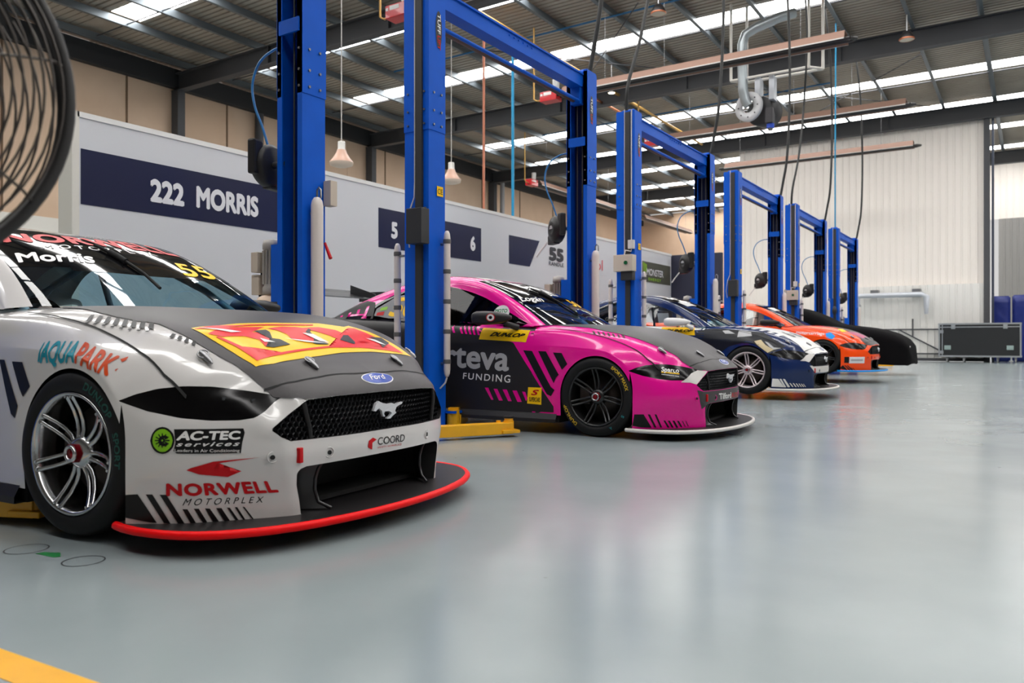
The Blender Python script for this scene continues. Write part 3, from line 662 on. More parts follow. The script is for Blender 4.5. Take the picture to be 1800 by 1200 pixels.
 'p_bars': ('S', [[(-1.107,0.382),(-1.069,0.383),(-1.017,0.275),(-1.042,0.274)],[(-1.013,0.374),(-0.974,0.375),(-0.919,0.272),(-0.959,0.27)],[(-0.918,0.37),(-0.874,0.372),(-0.825,0.269),(-0.862,0.268)],[(-0.815,0.365),(-0.77,0.366),(-0.721,0.267),(-0.766,0.265)],[(-0.716,0.359),(-0.683,0.356),(-0.662,0.301),(-0.677,0.275)],[(-1.552,0.991),(-1.525,0.991),(-1.456,0.882),(-1.48,0.882)],[(-1.461,0.988),(-1.439,0.986),(-1.365,0.873),(-1.388,0.874)],[(-1.411,0.984),(-1.389,0.982),(-1.318,0.869),(-1.341,0.871)],[(-1.361,0.98),(-1.34,0.978),(-1.271,0.865),(-1.294,0.867)],[(-1.312,0.975),(-1.291,0.973),(-1.225,0.861),(-1.248,0.863)],[(-1.263,0.971),(-1.242,0.969),(-1.179,0.858),(-1.202,0.86)]]),
 'p_chev': ('S', [[(-0.712,0.724),(-0.622,0.718),(-0.422,0.408),(-0.386,0.383),(-0.423,0.328),(-0.465,0.345)],[(-0.559,0.717),(-0.48,0.715),(-0.344,0.515),(-0.372,0.49),(-0.393,0.44)],[(-0.407,0.706),(-0.322,0.702),(-0.263,0.608),(-0.314,0.558)]]),
 'p_teva': ('S', [[(-1.55,0.575),(-0.854,0.543),(-1.547,0.802),(-0.847,0.766)]]),
 'p_fund': ('S', [[(-1.346,0.457),(-0.839,0.434),(-1.339,0.515),(-0.833,0.503)]]),
 'p_dunbox': ('S', [[(-1.165,0.925),(-0.669,0.898),(-0.69,0.794),(-1.185,0.82)]]),
 'p_duntext': ('S', [[(-1.074,0.851),(-0.725,0.837),(-1.049,0.887),(-0.7,0.868)]]),
 'p_sbox': ('S', [[(-0.653,0.399),(-0.515,0.399),(-0.522,0.25),(-0.666,0.255)]]),
 'p_s': ('S', [[(-0.625,0.333),(-0.545,0.334),(-0.621,0.38),(-0.54,0.38)]]),
 'p_stext': ('S', [[(-0.645,0.276),(-0.532,0.274),(-0.643,0.314),(-0.529,0.314)]]),
 'p_hood': ('T', [[(0.002,-0.691),(-0.125,-0.742),(-0.224,-0.763),(-0.005,-0.77),(0.201,-0.74),(0.372,-0.723),(0.499,-0.662),(0.634,-0.609),(0.718,-0.555)]]),
 'p_hoodbars': ('T', [[(-0.098,-0.792),(-0.08,-0.791),(-0.048,-0.822),(-0.071,-0.82)],[(-0.054,-0.786),(-0.037,-0.785),(-0.004,-0.817),(-0.028,-0.814)],[(-0.01,-0.78),(0.007,-0.779),(0.038,-0.811),(0.016,-0.809)],[(0.033,-0.775),(0.05,-0.774),(0.081,-0.804),(0.058,-0.803)],[(0.076,-0.769),(0.093,-0.767),(0.123,-0.797),(0.101,-0.796)],[(0.118,-0.761),(0.134,-0.758),(0.163,-0.787),(0.142,-0.787)],[(0.158,-0.751),(0.174,-0.746),(0.203,-0.774),(0.182,-0.776)]]),
 'p_wedge': ('C', [[(0.162,0.472),(0.309,0.553),(1.065,0.496),(0.26,0.449),(0.117,0.469)]]),
 'p_low': ('C', [[(-0.27,0.206),(-0.2,0.207),(-0.134,0.099),(-0.218,0.101),(-0.284,0.113)],[(-0.168,0.207),(-0.15,0.207),(-0.094,0.099),(-0.11,0.099)],[(-0.113,0.207),(-0.098,0.207),(-0.047,0.098),(-0.063,0.099)],[(-0.039,0.157),(-0.023,0.156),(0.016,0.097),(-0.001,0.097)],[(0.001,0.155),(0.018,0.154),(0.054,0.096),(0.037,0.096)],[(0.042,0.153),(0.061,0.151),(0.097,0.094),(0.078,0.095)],[(0.085,0.15),(0.103,0.148),(0.135,0.096),(0.122,0.096)],[(0.132,0.147),(0.139,0.147),(0.167,0.098),(0.16,0.098)],[(0.163,0.147),(0.17,0.146),(0.192,0.1),(0.187,0.101)]]),
 'p_sparco': ('C', [[(-0.048,0.556),(0.107,0.543),(-0.037,0.593),(0.116,0.58)],[(-0.049,0.546),(0.107,0.531),(-0.048,0.553),(0.109,0.538)],[(-0.049,0.529),(0.1,0.51),(-0.048,0.536),(0.101,0.518)]]),
 'p_tilf': ('F', [[(-0.284,0.309),(0.028,0.305),(-0.3,0.36),(0.004,0.355)],[(0.036,0.306),(0.346,0.295),(0.024,0.349),(0.297,0.34)]]),
 'p_lower': ('F', [[(-0.561,0.385),(-0.428,0.382),(0.369,0.371),(0.54,0.271),(-0.377,0.296),(-0.491,0.29),(-0.525,0.336)]]),
 'p_logan': ('T', [[(-0.881,-0.639),(-0.821,-0.317),(-0.96,-0.582),(-0.9,-0.258)]]),
 'p_band': ('T', [[(-1.189,-0.617),(-0.978,-0.691),(-0.852,-0.664),(-0.797,-0.473),(-0.777,-0.284),(-0.757,-0.126),(-0.697,0.043),(-0.683,0.187),(-0.843,0.383),(-1.001,0.457),(-1.17,0.483),(-1.317,0.473),(-1.286,0.092),(-1.281,-0.257)]]),
 'p_roofwhite': ('T', [[(-1.434,-0.589),(-1.425,-0.311),(-1.395,0.008),(-1.303,0.122),(-1.044,-0.511),(-1.117,-0.597),(-1.237,-0.609)]]),
 'p_num': ('T', [[(-0.783,0.219),(-0.767,0.405),(-0.916,0.268),(-0.939,0.55)]]),
 'p_ford': ('T', [[(0.841,0.026),(0.847,0.004),(0.849,-0.019),(0.849,-0.046),(0.847,-0.077),(0.843,-0.106),(0.837,-0.13),(0.83,-0.145),(0.821,-0.148),(0.811,-0.14),(0.802,-0.122),(0.795,-0.095),(0.791,-0.065),(0.79,-0.035),(0.793,-0.01),(0.799,0.015),(0.806,0.035),(0.815,0.045),(0.825,0.047),(0.834,0.04)]]),
 'p_tail': ('S', [[(-2.881,1.037),(-2.839,1.037),(-3.012,1.137),(-3.026,1.122)],[(-2.798,1.036),(-2.76,1.036),(-2.929,1.169),(-2.965,1.154)],[(-3.268,1.059),(-3.265,1.06),(-2.872,1.205),(-2.845,1.182)],[(-3.263,1.061),(-2.557,1.032),(-2.769,1.231),(-2.778,1.212)]]),
 'p_tailblk': ('S', [[(-3.178,1.03),(-3.015,1.099),(-3.064,1.09),(-2.952,1.147),(-2.78,1.199),(-2.7,1.24),(-2.499,1.023),(-2.477,1.013)]]),
 'p_q': ('S', [[(-2.527,1.102),(-2.44,1.195),(-2.249,1.236),(-2.171,1.05),(-2.409,1.088)]]),
 'p_mirror': ('S', [[(-1.299,0.95),(-1.235,1.035),(-1.025,1.048),(-0.953,1.01),(-0.902,0.92)]]),
 'n_white': ('T', [[(0.197,0.044),(0.317,0.19),(0.517,0.422),(0.604,0.271),(0.77,0.137),(0.812,0.14),(0.825,-0.36),(0.768,-0.485),(0.714,-0.516),(0.576,-0.626),(0.472,-0.614),(0.367,-0.694),(0.11,-0.741),(-0.457,-0.263)]]),
 'n_cheek': ('C', [[(0.321,0.573),(0.465,0.572),(1.102,0.452),(1.104,0.393),(1.114,0.36),(0.344,0.377),(1.097,0.416),(0.179,0.491),(0.122,0.502)]]),
 'n_bar': ('F', [[(0.813,0.354),(0.194,0.378),(0.19,0.348),(0.07,0.321),(-0.257,0.307),(-0.453,0.365)]]),
 'n_low': ('C', [[(-0.271,0.225),(-0.198,0.221),(-0.113,0.107),(-0.281,0.115)],[(-0.183,0.221),(-0.159,0.221),(-0.087,0.107),(-0.113,0.107)],[(-0.139,0.221),(-0.113,0.221),(-0.033,0.111),(-0.066,0.106)],[(-0.046,0.163),(-0.027,0.163),(0.019,0.111),(-0.001,0.111)],[(0.004,0.161),(0.022,0.161),(0.069,0.11),(0.049,0.11)],[(0.052,0.158),(0.068,0.158),(0.115,0.109),(0.095,0.109)],[(0.097,0.155),(0.11,0.155),(0.154,0.108),(0.137,0.109)],[(0.136,0.152),(0.148,0.152),(0.19,0.108),(0.173,0.108)],[(0.17,0.15),(0.179,0.15),(0.22,0.107),(0.206,0.108)]]),
 'n_dark': ('S', [[(-0.553,0.915),(-0.186,0.893),(0.175,0.859),(0.408,0.712),(0.484,0.66),(0.353,0.593),(0.283,0.569),(0.098,0.701),(-0.07,0.711),(-0.262,0.658),(-0.37,0.572),(-0.592,0.614),(-0.705,0.678),(-0.761,0.875)]]),
 'n_tan': ('S', [[(0.094,0.733),(0.176,0.754),(0.246,0.681),(0.351,0.618),(0.282,0.577),(0.16,0.67)]]),
 'n_grey': ('S', [[(-0.368,0.883),(-0.286,0.888),(-0.182,0.839),(-0.319,0.84)],[(-0.142,0.882),(-0.061,0.876),(0.023,0.86),(0.048,0.806),(-0.061,0.796),(-0.143,0.791)],[(0.227,0.733),(0.277,0.712),(0.348,0.649),(0.436,0.639),(0.351,0.618),(0.294,0.66)]]),
 'n_dunbox': ('S', [[(-1.267,0.94),(-0.778,0.932),(-0.754,0.819),(-1.304,0.838)]]),
 'n_duntext': ('S', [[(-1.192,0.872),(-0.797,0.867),(-1.186,0.91),(-0.791,0.903)]]),
 'n_goo': ('S', [[(-2.207,1.052),(-2.015,1.049),(-2.204,1.106),(-2.014,1.103)]]),
 'n_ticks': ('T', [[(-0.299,-0.635),(-0.274,-0.657),(-0.222,-0.78),(-0.241,-0.779)],[(-0.232,-0.678),(-0.212,-0.685),(-0.168,-0.78),(-0.187,-0.781)],[(-0.174,-0.694),(-0.155,-0.697),(-0.115,-0.777),(-0.134,-0.779)],[(-0.118,-0.699),(-0.1,-0.699),(-0.063,-0.772),(-0.082,-0.774)],[(-0.065,-0.698),(-0.048,-0.696),(-0.012,-0.767),(-0.03,-0.769)],[(-0.014,-0.693),(0.004,-0.691),(0.039,-0.762),(0.021,-0.764)],[(0.038,-0.687),(0.055,-0.685),(0.09,-0.756),(0.072,-0.758)],[(0.088,-0.678),(0.105,-0.674),(0.14,-0.745),(0.122,-0.75)]]),
 'n_band': ('T', [[(-1.109,-0.653),(-1.094,-0.319),(-1.071,-0.125),(-0.908,-0.389),(-0.949,-0.654),(-1.003,-0.707)]]),
 'n_wstripe': ('T', [[(-0.881,-0.639),(-0.862,-0.591),(-0.527,-0.863),(-0.581,-0.864)],[(-0.76,-0.485),(-0.742,-0.451),(-0.514,-0.59),(-0.537,-0.651)]]),
 'o_hood': ('T', [[(0.233,-0.636),(0.244,-0.083),(0.368,0.256),(0.576,0.31),(0.768,0.173),(0.842,0.093),(0.698,-0.557),(0.632,-0.565),(0.5,-0.593),(0.359,-0.671)]]),
 'o_yel': ('T', [[(0.212,-0.615),(0.284,-0.428),(0.378,-0.629),(0.316,-0.717)]]),
 'o_mag': ('T', [[(0.403,-0.627),(0.467,0.076),(0.652,0.129),(0.655,-0.496),(0.5,-0.593)]]),
 'o_box': ('C', [[(-0.226,0.344),(-0.148,0.344),(-0.144,0.227),(-0.228,0.23)]]),
 'o_sign': ('C', [[(-0.139,0.341),(0.181,0.343),(0.187,0.221),(-0.139,0.223)]]),
 'o_signline': ('C', [[(-0.111,0.299),(0.144,0.3),(0.143,0.265),(-0.113,0.265)]]),
 'o_low': ('C', [[(-0.283,0.15),(-0.245,0.187),(-0.158,0.087),(-0.284,0.117)],[(-0.226,0.187),(-0.204,0.187),(-0.105,0.087),(-0.132,0.087)],[(-0.182,0.183),(-0.158,0.183),(-0.069,0.087),(-0.091,0.087)],[(-0.116,0.142),(-0.098,0.142),(-0.046,0.087),(-0.065,0.087)],[(-0.074,0.136),(-0.059,0.136),(-0.01,0.087),(-0.026,0.087)]]),
 'o_sticker': ('S', [[(0.043,0.794),(0.13,0.812),(0.22,0.738),(0.182,0.678),(0.08,0.702)]]),
 'o_text': ('S', [[(-0.5,0.787),(0.031,0.762),(-0.495,0.853),(0.03,0.818)]]),
}
# ================================================================== RACE CARS
BLACK_SATIN = mat('black_satin', rgb(32, 30, 31), .42, spec=.35)
BLACK_GLOSS = mat('black_gloss', rgb(16, 16, 17), .12, coat=.6)
BLACK_MATT = mat('black_matt', rgb(20, 20, 21), .8)
CARBON = mat('carbon', rgb(38, 38, 40), .33, coat=.3)
CHROME = mat('chrome', rgb(225, 225, 228), .12, 1.0)
ALLOY = mat('polished_alloy', rgb(196, 196, 198), .2, 1.0)
ALLOY_PALE = mat('pale_alloy', rgb(214, 200, 202), .35, .5)
BLACK_WHEEL = mat('black_wheel', rgb(24, 24, 25), .3, .2, coat=.3)
RUBBER = mat('rubber', rgb(15, 15, 16), .6, spec=.3, bump=(60, .06))
RED_NUT = mat('red_anodised', rgb(150, 12, 28), .28, .6)
STEEL = mat('brushed_steel', rgb(150, 150, 152), .35, 1.0)
LETTER_WHITE = mat('white_vinyl', rgb(232, 230, 228), .35)
LETTER_GREY = mat('grey_vinyl', rgb(176, 176, 178), .45)
LETTER_RED = mat('red_vinyl', rgb(190, 4, 16), .4, spec=.25)
LETTER_YELLOW = mat('yellow_vinyl', rgb(252, 200, 0), .4, spec=.3)
LETTER_BLACK = mat('black_vinyl', rgb(13, 12, 14), .35, spec=.3)
GLASS = glass_mat('windscreen_glass', (.42, .66, .74), .10)
DARK_GLASS = glass_mat('side_glass', (.06, .055, .075), .03)
BAND = mat('screen_band_black', rgb(8, 8, 10), .06, spec=.5)
CLEAR_GLASS = glass_mat('clear_side_glass', (.82, .86, .88), .08)
LENS = mat('smoked_lens', rgb(9, 8, 9), .16, spec=.28)

def strip(pts, w):
    """thin band either side of a 2D polyline"""
    P = [Vector((a, b)) for a, b in pts]; L = []; R = []
    for i, p in enumerate(P):
        t = (P[min(i+1, len(P)-1)]-P[max(i-1, 0)]).normalized(); n = Vector((-t.y, t.x))*w/2
        L.append(p+n); R.append(p-n)
    V = np.array([tuple(v) for v in L+R]); n = len(P)
    return V, [(i, i+1, n+i+1, n+i) for i in range(n-1)]
def D(name, k=None):
    ax, polys = DEC[name]
    return [(ax, np.array(p), None) for i, p in enumerate(polys) if k is None or i in k]
def DT(name, text, k=0, **kw):
    ax, polys = DEC[name]; return quad_text(text, ax, *polys[k], **kw)
def mirror_y(items): return [(ax, np.array(V)*np.array([1, -1]), None if F is None else F) for ax, V, F in items]

# ---------------------------------------------------------------- wheels (local z = outwards, origin on the axle at the outer face)
TY = [(.246, -.012), (.256, -.002), (.272, .004), (.292, .004), (.312, -.003), (.326, -.016), (.335, -.034), (.337, -.05), (.337, -.235), (.33, -.262), (.31, -.28), (.25, -.275)]
def tyre_z(r):
    return float(np.interp(r, [p[0] for p in TY[:7]], [p[1] for p in TY[:7]]))
def wheel_meshes():
    rim = MB()
    rim.lathe([(.247, -.014), (.250, -.006), (.247, 0), (.238, -.002), (.232, -.012), (.226, -.03), (.222, -.10), (.226, -.26)], 56)
    rim.lathe([(.0, -.03), (.045, -.03), (.062, -.042), (.07, -.06), (.07, -.09), (0, -.09)], 28)
    for k in range(7):
        a0 = 2*pi*k/7+pi/2+.06
        for s in (-1, 1):
            pts = []; rr = []
            for r, z, o, w in ((.052, -.052, .010, .011), (.09, -.060, .0155, .0105), (.13, -.056, .018, .0095), (.175, -.042, .0185, .009), (.212, -.024, .0175, .0095), (.234, -.012, .016, .011)):
                u = Vector((math.cos(a0), math.sin(a0), 0)); v = Vector((-u.y, u.x, 0))
                pts.append(u*r+v*o*s+Vector((0, 0, z))); rr.append(w)
            rim.tube(pts, rr, 8)
            u = Vector((math.cos(a0), math.sin(a0), 0)); v = Vector((-u.y, u.x, 0)); p = u*.229+v*.016*s
            rim.cyl(p+Vector((0, 0, -.02)), p+Vector((0, 0, -.002)), .006, 8)
    tyre = MB().lathe(TY, 72)
    nut = MB(); nut.cyl((0, 0, -.06), (0, 0, -.008), .045, 6, .040); nut.lathe([(.0, -.004), (.012, -.004), (.014, -.007), (.014, -.012)], 18)
    ring = MB().lathe([(.035, -.012), (.035, .0), (.028, .004), (.0215, .0), (.0215, -.012)], 28)
    disc = MB().lathe([(.05, -.14), (.185, -.14), (.185, -.17), (.05, -.17)], 40)
    disc.box(-.19, -.10, -.07, .07, -.19, -.11)
    return rim, tyre, nut, ring, disc
def arc_text(s, r, a_mid, arc, h, flip=False):
    V, F = text_fit(s, arc, h, .03, 1.05)
    out = []
    for x, y in V:
        if flip: a = a_mid-arc/2/r+x/r; rad = r-y+h/2
        else: a = a_mid+arc/2/r-x/r; rad = r+y-h/2
        out.append((rad*math.cos(a), rad*math.sin(a), tyre_z(rad)+.0015))
    return out, F
def gridded_text(V, F): return V, F
WM = wheel_meshes()
def make_wheel(car, loc, right, steer, rim_mat, letters, nut_ring=True):
    rim, tyre, nut, ring, disc = WM
    w = rim.build('wheel', rim_mat, car); w.location = loc
    w.rotation_euler = Matrix.Rotation(steer, 3, 'Z').to_4x4().to_3x3() @ Matrix.Rotation(pi/2 if right else -pi/2, 3, 'X') and (Matrix.Rotation(steer, 3, 'Z') @ Matrix.Rotation(pi/2 if right else -pi/2, 3, 'X')).to_euler()
    tyre.build('tyre', RUBBER, w)
    nut.build('wheel_nut', RED_NUT, w)
    ring.build('nut_collar', ALLOY, w)
    disc.build('brake_disc', mat('brake_disc', rgb(70, 62, 58), .4, .8), w)
    for s, a, arc, h, m in letters:
        V, F = arc_text(s, .293, a, arc, h)
        mesh_obj('tyre_lettering', V, F, m, w)
    return w

HORSE = [(-0.107,0.482),(-0.098,0.499),(-0.087,0.515),(-0.073,0.519),(-0.069,0.523),(-0.06,0.518),(-0.041,0.512),(-0.008,0.506),(0.024,0.508),(0.052,0.5),(0.07,0.506),(0.11,0.508),(0.102,0.499),(0.077,0.494),(0.058,0.487),(0.046,0.471),(0.056,0.461),(0.024,0.447),(0.012,0.438),(-0.013,0.439),(-0.011,0.444),(0.003,0.449),(0.02,0.463),(-0.002,0.474),(-0.031,0.473),(-0.037,0.465),(-0.027,0.451),(-0.039,0.451),(-0.048,0.466),(-0.051,0.478),(-0.069,0.49),(-0.08,0.487),(-0.094,0.478)]
SPL = [(.27,.93),(.34,.948),(.42,.957),(.50,.952),(.56,.943),(.63,.922),(.69,.893),(.745,.852),(.79,.805),(.835,.75),(.87,.695),(.908,.615),(.94,.53),(.965,.43),(.985,.33),(.997,.24),(1.005,.15),(1.009,.07),(1.01,0)]
SPLIT = [(x, -y) for x, y in SPL]+[(x, y) for x, y in SPL[:-1]][::-1]

def sweep_closed(mb, pts, r): mb.tube(pts, r, 10)

def front_depth():
    """nose surface as x over (y,z), from the grille and intake faces"""
    V = SH['R']; fs = [f for f, l in zip(SH['F'], SH['L']) if l in ('grille', 'intake', 'front_bumper')]
    V2 = [Vector(v) for v in SH['R']]+[Vector(v) for v in SH['P']]; n = len(SH['R'])
    F2 = fs+[[i+n for i in f] for f in fs]
    return BVHTree.FromPolygons(V2, F2)
NOSE = front_depth()
def nose_x(y, z):
    h = NOSE.ray_cast(Vector((3, y, z)), Vector((-1, 0, 0)))[0]
    return h.x if h else None

GRP = [(.0,.562),(.3,.560),(.462,.551),(.535,.498),(.600,.446),(.602,.436),(.575,.41),(.537,.390),(.3,.390),(0,.392)]
def in_poly(p, poly):
    x, y = p; c = False
    for (x0, y0), (x1, y1) in zip(poly, poly[1:]+poly[:1]):
        if (y0 > y) != (y1 > y) and x < (x1-x0)*(y-y0)/(y1-y0)+x0: c = not c
    return c
def honeycomb():
    mb = MB(); P = .0255; s = P/math.sqrt(3)
    row = 0; z = .385
    while z < .575:
        y = -.61+(P/2 if row % 2 else 0)
        while y < .61:
            if in_poly((abs(y), z), GRP) or any(in_poly((abs(y+dy), z+dz), GRP) for dy, dz in ((.012, 0), (-.012, 0), (0, .012), (0, -.012))):
                x = nose_x(max(-.59, min(.59, y)), min(.555, max(.395, z)))
                if x is not None:
                    V = []
                    for rr, d in ((s*1.0, -.030), (s*.80, -.026), (s*.74, -.046)):
                        for k in range(6):
                            a = pi/6+k*pi/3; V.append((x+d, y+rr*math.cos(a), z+rr*math.sin(a)))
                    F = []
                    for b in (0, 6):
                        for k in range(6):
                            k2 = (k+1) % 6; F.append((b+k, b+k2, b+6+k2, b+6+k))
                    mb.add(V, F)
            y += P
        z += s*1.5; row += 1
    return mb
HONEY = honeycomb()

def outline_pts(poly, n=1):
    """the closed outline of a half polygon mirrored about y=0"""
    return [(y, z) for y, z in poly]+[(-y, z) for y, z in poly[::-1] if y > 1e-6]

def surface_tube(pts2, ax, r, lift, n=8):
    P0, U, W, N = AX[ax]; out = []
    for i in range(len(pts2)-1):
        for t in (0, .34, .67):
            a = Vector(pts2[i]).lerp(Vector(pts2[i+1]), t); h, nn, k, d = CARBVH.ray_cast(P0+U*a.x+W*a.y-N*3, N)
            if h: out.append(h-N*lift)
    return out

def build_car(kind, pose, label, cols, rim_mat, letters, steer=0.0, lift=0.0):
    X, Y, yaw = pose
    car = empty('race_car', (X, Y, lift), yaw); tag(car, label, 'car')
    P = {}
    def panel(name, lab, side, m):
        V, F, N = part_arrays({lab}, side); o = mesh_obj(name, V, F, m, car, True, N); P[(lab, side)] = o; return o
    body = cols['body']
    hood = panel('bonnet', 'hood', 0, cols.get('hood', body))
    bumper = panel('front_bumper', 'front_bumper', 0, cols.get('bumper', body))
    fR = panel('front_fender', 'front_fender', -1, cols.get('fender', body)); panel('front_fender', 'front_fender', 1, cols.get('fender', body))
    dR = panel('door', 'door', -1, cols.get('door', body)); panel('door', 'door', 1, cols.get('door', body))
    qR = panel('rear_quarter', 'rear_quarter', -1, cols.get('door', body)); panel('rear_quarter', 'rear_quarter', 1, cols.get('door', body))
    panel('boot_lid', 'boot_lid', 0, cols.get('boot', body)); panel('rear_bumper', 'rear_bumper', 0, cols.get('boot', body))
    roof = panel('roof', 'roof', 0, cols.get('roof', body))
    screen = panel('windscreen', 'windscreen', 0, GLASS); panel('rear_window', 'rear_window', 0, DARK_GLASS)
    wR = panel('side_window', 'side_window', -1, cols.get('glass', DARK_GLASS)); panel('side_window', 'side_window', 1, cols.get('glass', DARK_GLASS))
    lamps = [panel('headlight', 'headlight', s, LENS) for s in (-1, 1)]
    for s, l in zip((-1, 1), lamps):
        for yy, zz in ((.62, .555), (.70, .565)):
            mb = MB()
            x = nose_x(s*min(yy, .6), .52); h = CARBVH.ray_cast(Vector((3, s*yy, zz)), Vector((-1, 0, 0)))[0]
            if not h: continue
            mb.box(h.x-.004, h.x+.0012, h.y-.013, h.y+.013, h.z-.006, h.z+.006)
            mb.build('lamp_reflector', mat('lamp_reflector', rgb(90, 90, 92), .2, .9), l)
    # ---- grille, intake
    gr = HONEY.build('grille', mat('grille_plastic', rgb(34, 34, 37), .4), car)
    V, F, N = part_arrays({'grille'}, 0); V = [(v[0]-.05, v[1]*.995, v[2]) for v in V]
    mesh_obj('grille_backing', V, F, mat('grille_dark', rgb(7, 7, 8), .8), gr, True)
    rim = MB(); o = outline_pts(GRP); ring = []
    for (y, z) in o:
        x = nose_x(y*.995, min(max(z, .393), .558)); ring.append((x if x else .8, y, z))
    n = len(ring); rim.add(ring+[(x-.055, y*.99, z) for x, y, z in ring], [(i, (i+1) % n, n+(i+1) % n, n+i) for i in range(n)])
    rim.build('grille_surround', BLACK_SATIN, gr)
    for s in (-1, 1):
        pts = [(nose_x(s*yy, zz)-.012, s*yy, zz) for yy, zz in ((.468, .547), (.462, .50), (.445, .44), (.437, .394))]
        MB().tube(pts, [.012, .011, .010, .010], 8).build('grille_bar', BLACK_SATIN, gr)
    hb = MB().prism(HORSE, -.006, .006, lambda u, v, d: ((nose_x(u, v) or .86)+d, u, v)).build('horse_badge', mat('badge_silver', rgb(222, 222, 226), .38, .35), gr)
    hb.data.polygons.foreach_set('use_smooth', np.zeros(len(hb.data.polygons), bool))
    IN = [(0,.287),(.3,.285),(.47,.282),(.498,.274),(.508,.255),(.506,.21),(.492,.15),(.478,.09)]
    o = [(y, z) for y, z in IN[::-1]]+[(-y, z) for y, z in IN[1:]]
    duct = MB(); fr = [((nose_x(y*.99, min(z-.004, .279)) or nose_x(y*.97, max(.1, z-.02)) or .80)-.001, y, z) for y, z in o]
    n = len(fr); V = fr+[(x-.30-.0*abs(y), y*.82, z*.92+.02) for x, y, z in fr]
    duct.add(V, [(i, i+1, n+i+1, n+i) for i in range(n-1)]+[tuple(range(n, 2*n))])
    dk = duct.build('air_intake', mat('intake_black', rgb(15, 15, 16), .6), car)
    for s in (-1, 1):
        vane = MB(); V = []
        for i, z in enumerate((.285, .26, .22, .17, .12, .095)):
            e = (0, .012, .022, .024, .012, -.008)[i]
            for x, y in ((.815-.3*e, .372), (.765, .42), (.70, .465), (.60, .495)):
                V.append((x-1.1*e+.02*(z < .1), s*(y+e*.3-.02*(i == 5)), z))
        F = [(r*4+c, r*4+c+1, r*4+c+5, r*4+c+4) for r in range(5) for c in range(3)]
        vane.add(V, F, True); vane.tube([V[r*4] for r in range(6)], .0075, 8)
        vane.build('intake_vane', CARBON, dk)
    # ---- splitter
    sp = MB().prism(SPLIT, .062, .088, lambda u, v, d: (u, v, d)).build('splitter', BLACK_SATIN, car)
    lip = [(x*1.0, y, .076) for x, y in SPLIT]
    MB().tube(lip, .0165, 10).build('splitter_lip', cols['lip'], sp)
    # ---- skirts, underside, arches
    for s in (-1, 1):
        sk = MB(); a = [(-.37, .92), (-.6, .915), (-1.5, .905), (-2.2, .915), (-2.46, .93)]
        V = []
        for x, y in a: V += [(x, s*(y-.02), .19), (x, s*(y+.005), .175), (x, s*(y+.03), .13), (x, s*(y+.03), .10), (x, s*(y-.12), .10)]
        F = [(r*5+c, r*5+c+1, r*5+c+6, r*5+c+5) for r in range(4) for c in range(4)]
        sk.add(V, F); sk.build('side_skirt', BLACK_SATIN, car)
    ub = MB(); ub.box(-3.7, .70, -.62, .62, .095, .115); ub.box(-2.42, -.40, -.88, .88, .095, .13); ub.box(-.40, -.36, -.9, .9, .10, .70); ub.box(.36, .40, -.84, .84, .10, .60)
    ub.box(-2.46, -2.42, -.9, .9, .1, .8)
    for xc in (0, -2.822):
        for s in (-1, 1):
            ub.box(xc-.40, xc+.40, s*.62-.01, s*.62+.01, .1, .78)
            arc = [(xc+.40*math.cos(t), .337+.40*math.sin(t)) for t in [pi*k/14 for k in range(15)]]
            V = [(x, s*.63, z) for x, z in arc]+[(x, s*(.90 if abs(t-pi/2) < 1.3 else .88), z) for (x, z), t in zip(arc, [pi*k/14 for k in range(15)])]
            ub.add(V, [(i, i+1, 16+i, 15+i) for i in range(14)])
    ub.build('underbody', BLACK_MATT, car)
    # ---- cabin
    cb = MB(); cb.box(-2.9, -.5, -.74, .74, .13, .17); cb.box(-.72, -.50, -.72, .72, .17, .90); cb.box(-1.0, -.6, -.70, .70, .74, .885, bev=.03); cb.box(-2.75, -2.7, -.72, .72, .17, .98)
    for s in (-1, 1): cb.box(-2.7, -.7, s*.76-.02, s*.76+.02, .17, .88)
    cab = cb.build('cabin', mat('cabin_grey', rgb(40, 42, 46), .7), car)
    cg = MB()
    for s in (-1, 1):
        cg.tube([(-.62, s*.66, .3), (-.66, s*.70, .86), (-1.02, s*.60, 1.11), (-1.45, s*.52, 1.31), (-1.95, s*.5, 1.345), (-2.5, s*.55, 1.2), (-2.95, s*.55, .9)], .021, 10)
        cg.tube([(-1.95, s*.5, 1.345), (-1.97, s*.66, .9), (-1.97, s*.68, .2)], .021, 10)
        cg.tube([(-1.95, s*.5, 1.34), (-1.97, -s*.62, .6)], .019, 10)
        cg.tube([(-.70, s*.70, .8), (-1.4, s*.70, .52), (-1.96, s*.67, .8)], .019, 10)
    cg.tube([(-1.45, -.52, 1.31), (-1.45, .52, 1.31)], .019, 10); cg.tube([(-1.95, -.5, 1.345), (-1.95, .5, 1.345)], .019, 10)
    cg.tube([(-1.97, -.67, .85), (-1.97, .67, .85)], .019, 10); cg.tube([(-.68, -.69, .84), (-.68, .69, .84)], .019, 10)
    cg.build('roll_cage', mat('cage_paint', rgb(168, 176, 186), .4), cab)
    st = MB(); prof = [(-1.35, .34), (-1.5, .30), (-1.8, .30), (-1.95, .45), (-2.05, .75), (-2.12, 1.05), (-2.10, 1.2)]
    V = []
    for x, z in prof:
        for y, d in ((-.24, .10), (-.2, .02), (0, 0), (.2, .02), (.24, .10)): V.append((x+d*(.9 if z > .4 else .2), -.37+y, z+(d if z < .4 else 0)))
    st.add(V, [(r*5+c, r*5+c+1, r*5+c+6, r*5+c+5) for r in range(6) for c in range(4)], True)
    st.box(-2.05, -1.92, -.62, -.56, .95, 1.2, bev=.02); st.box(-2.05, -1.92, -.18, -.12, .95, 1.2, bev=.02)
    st.build('racing_seat', mat('seat_black', rgb(24, 24, 26), .6), cab)
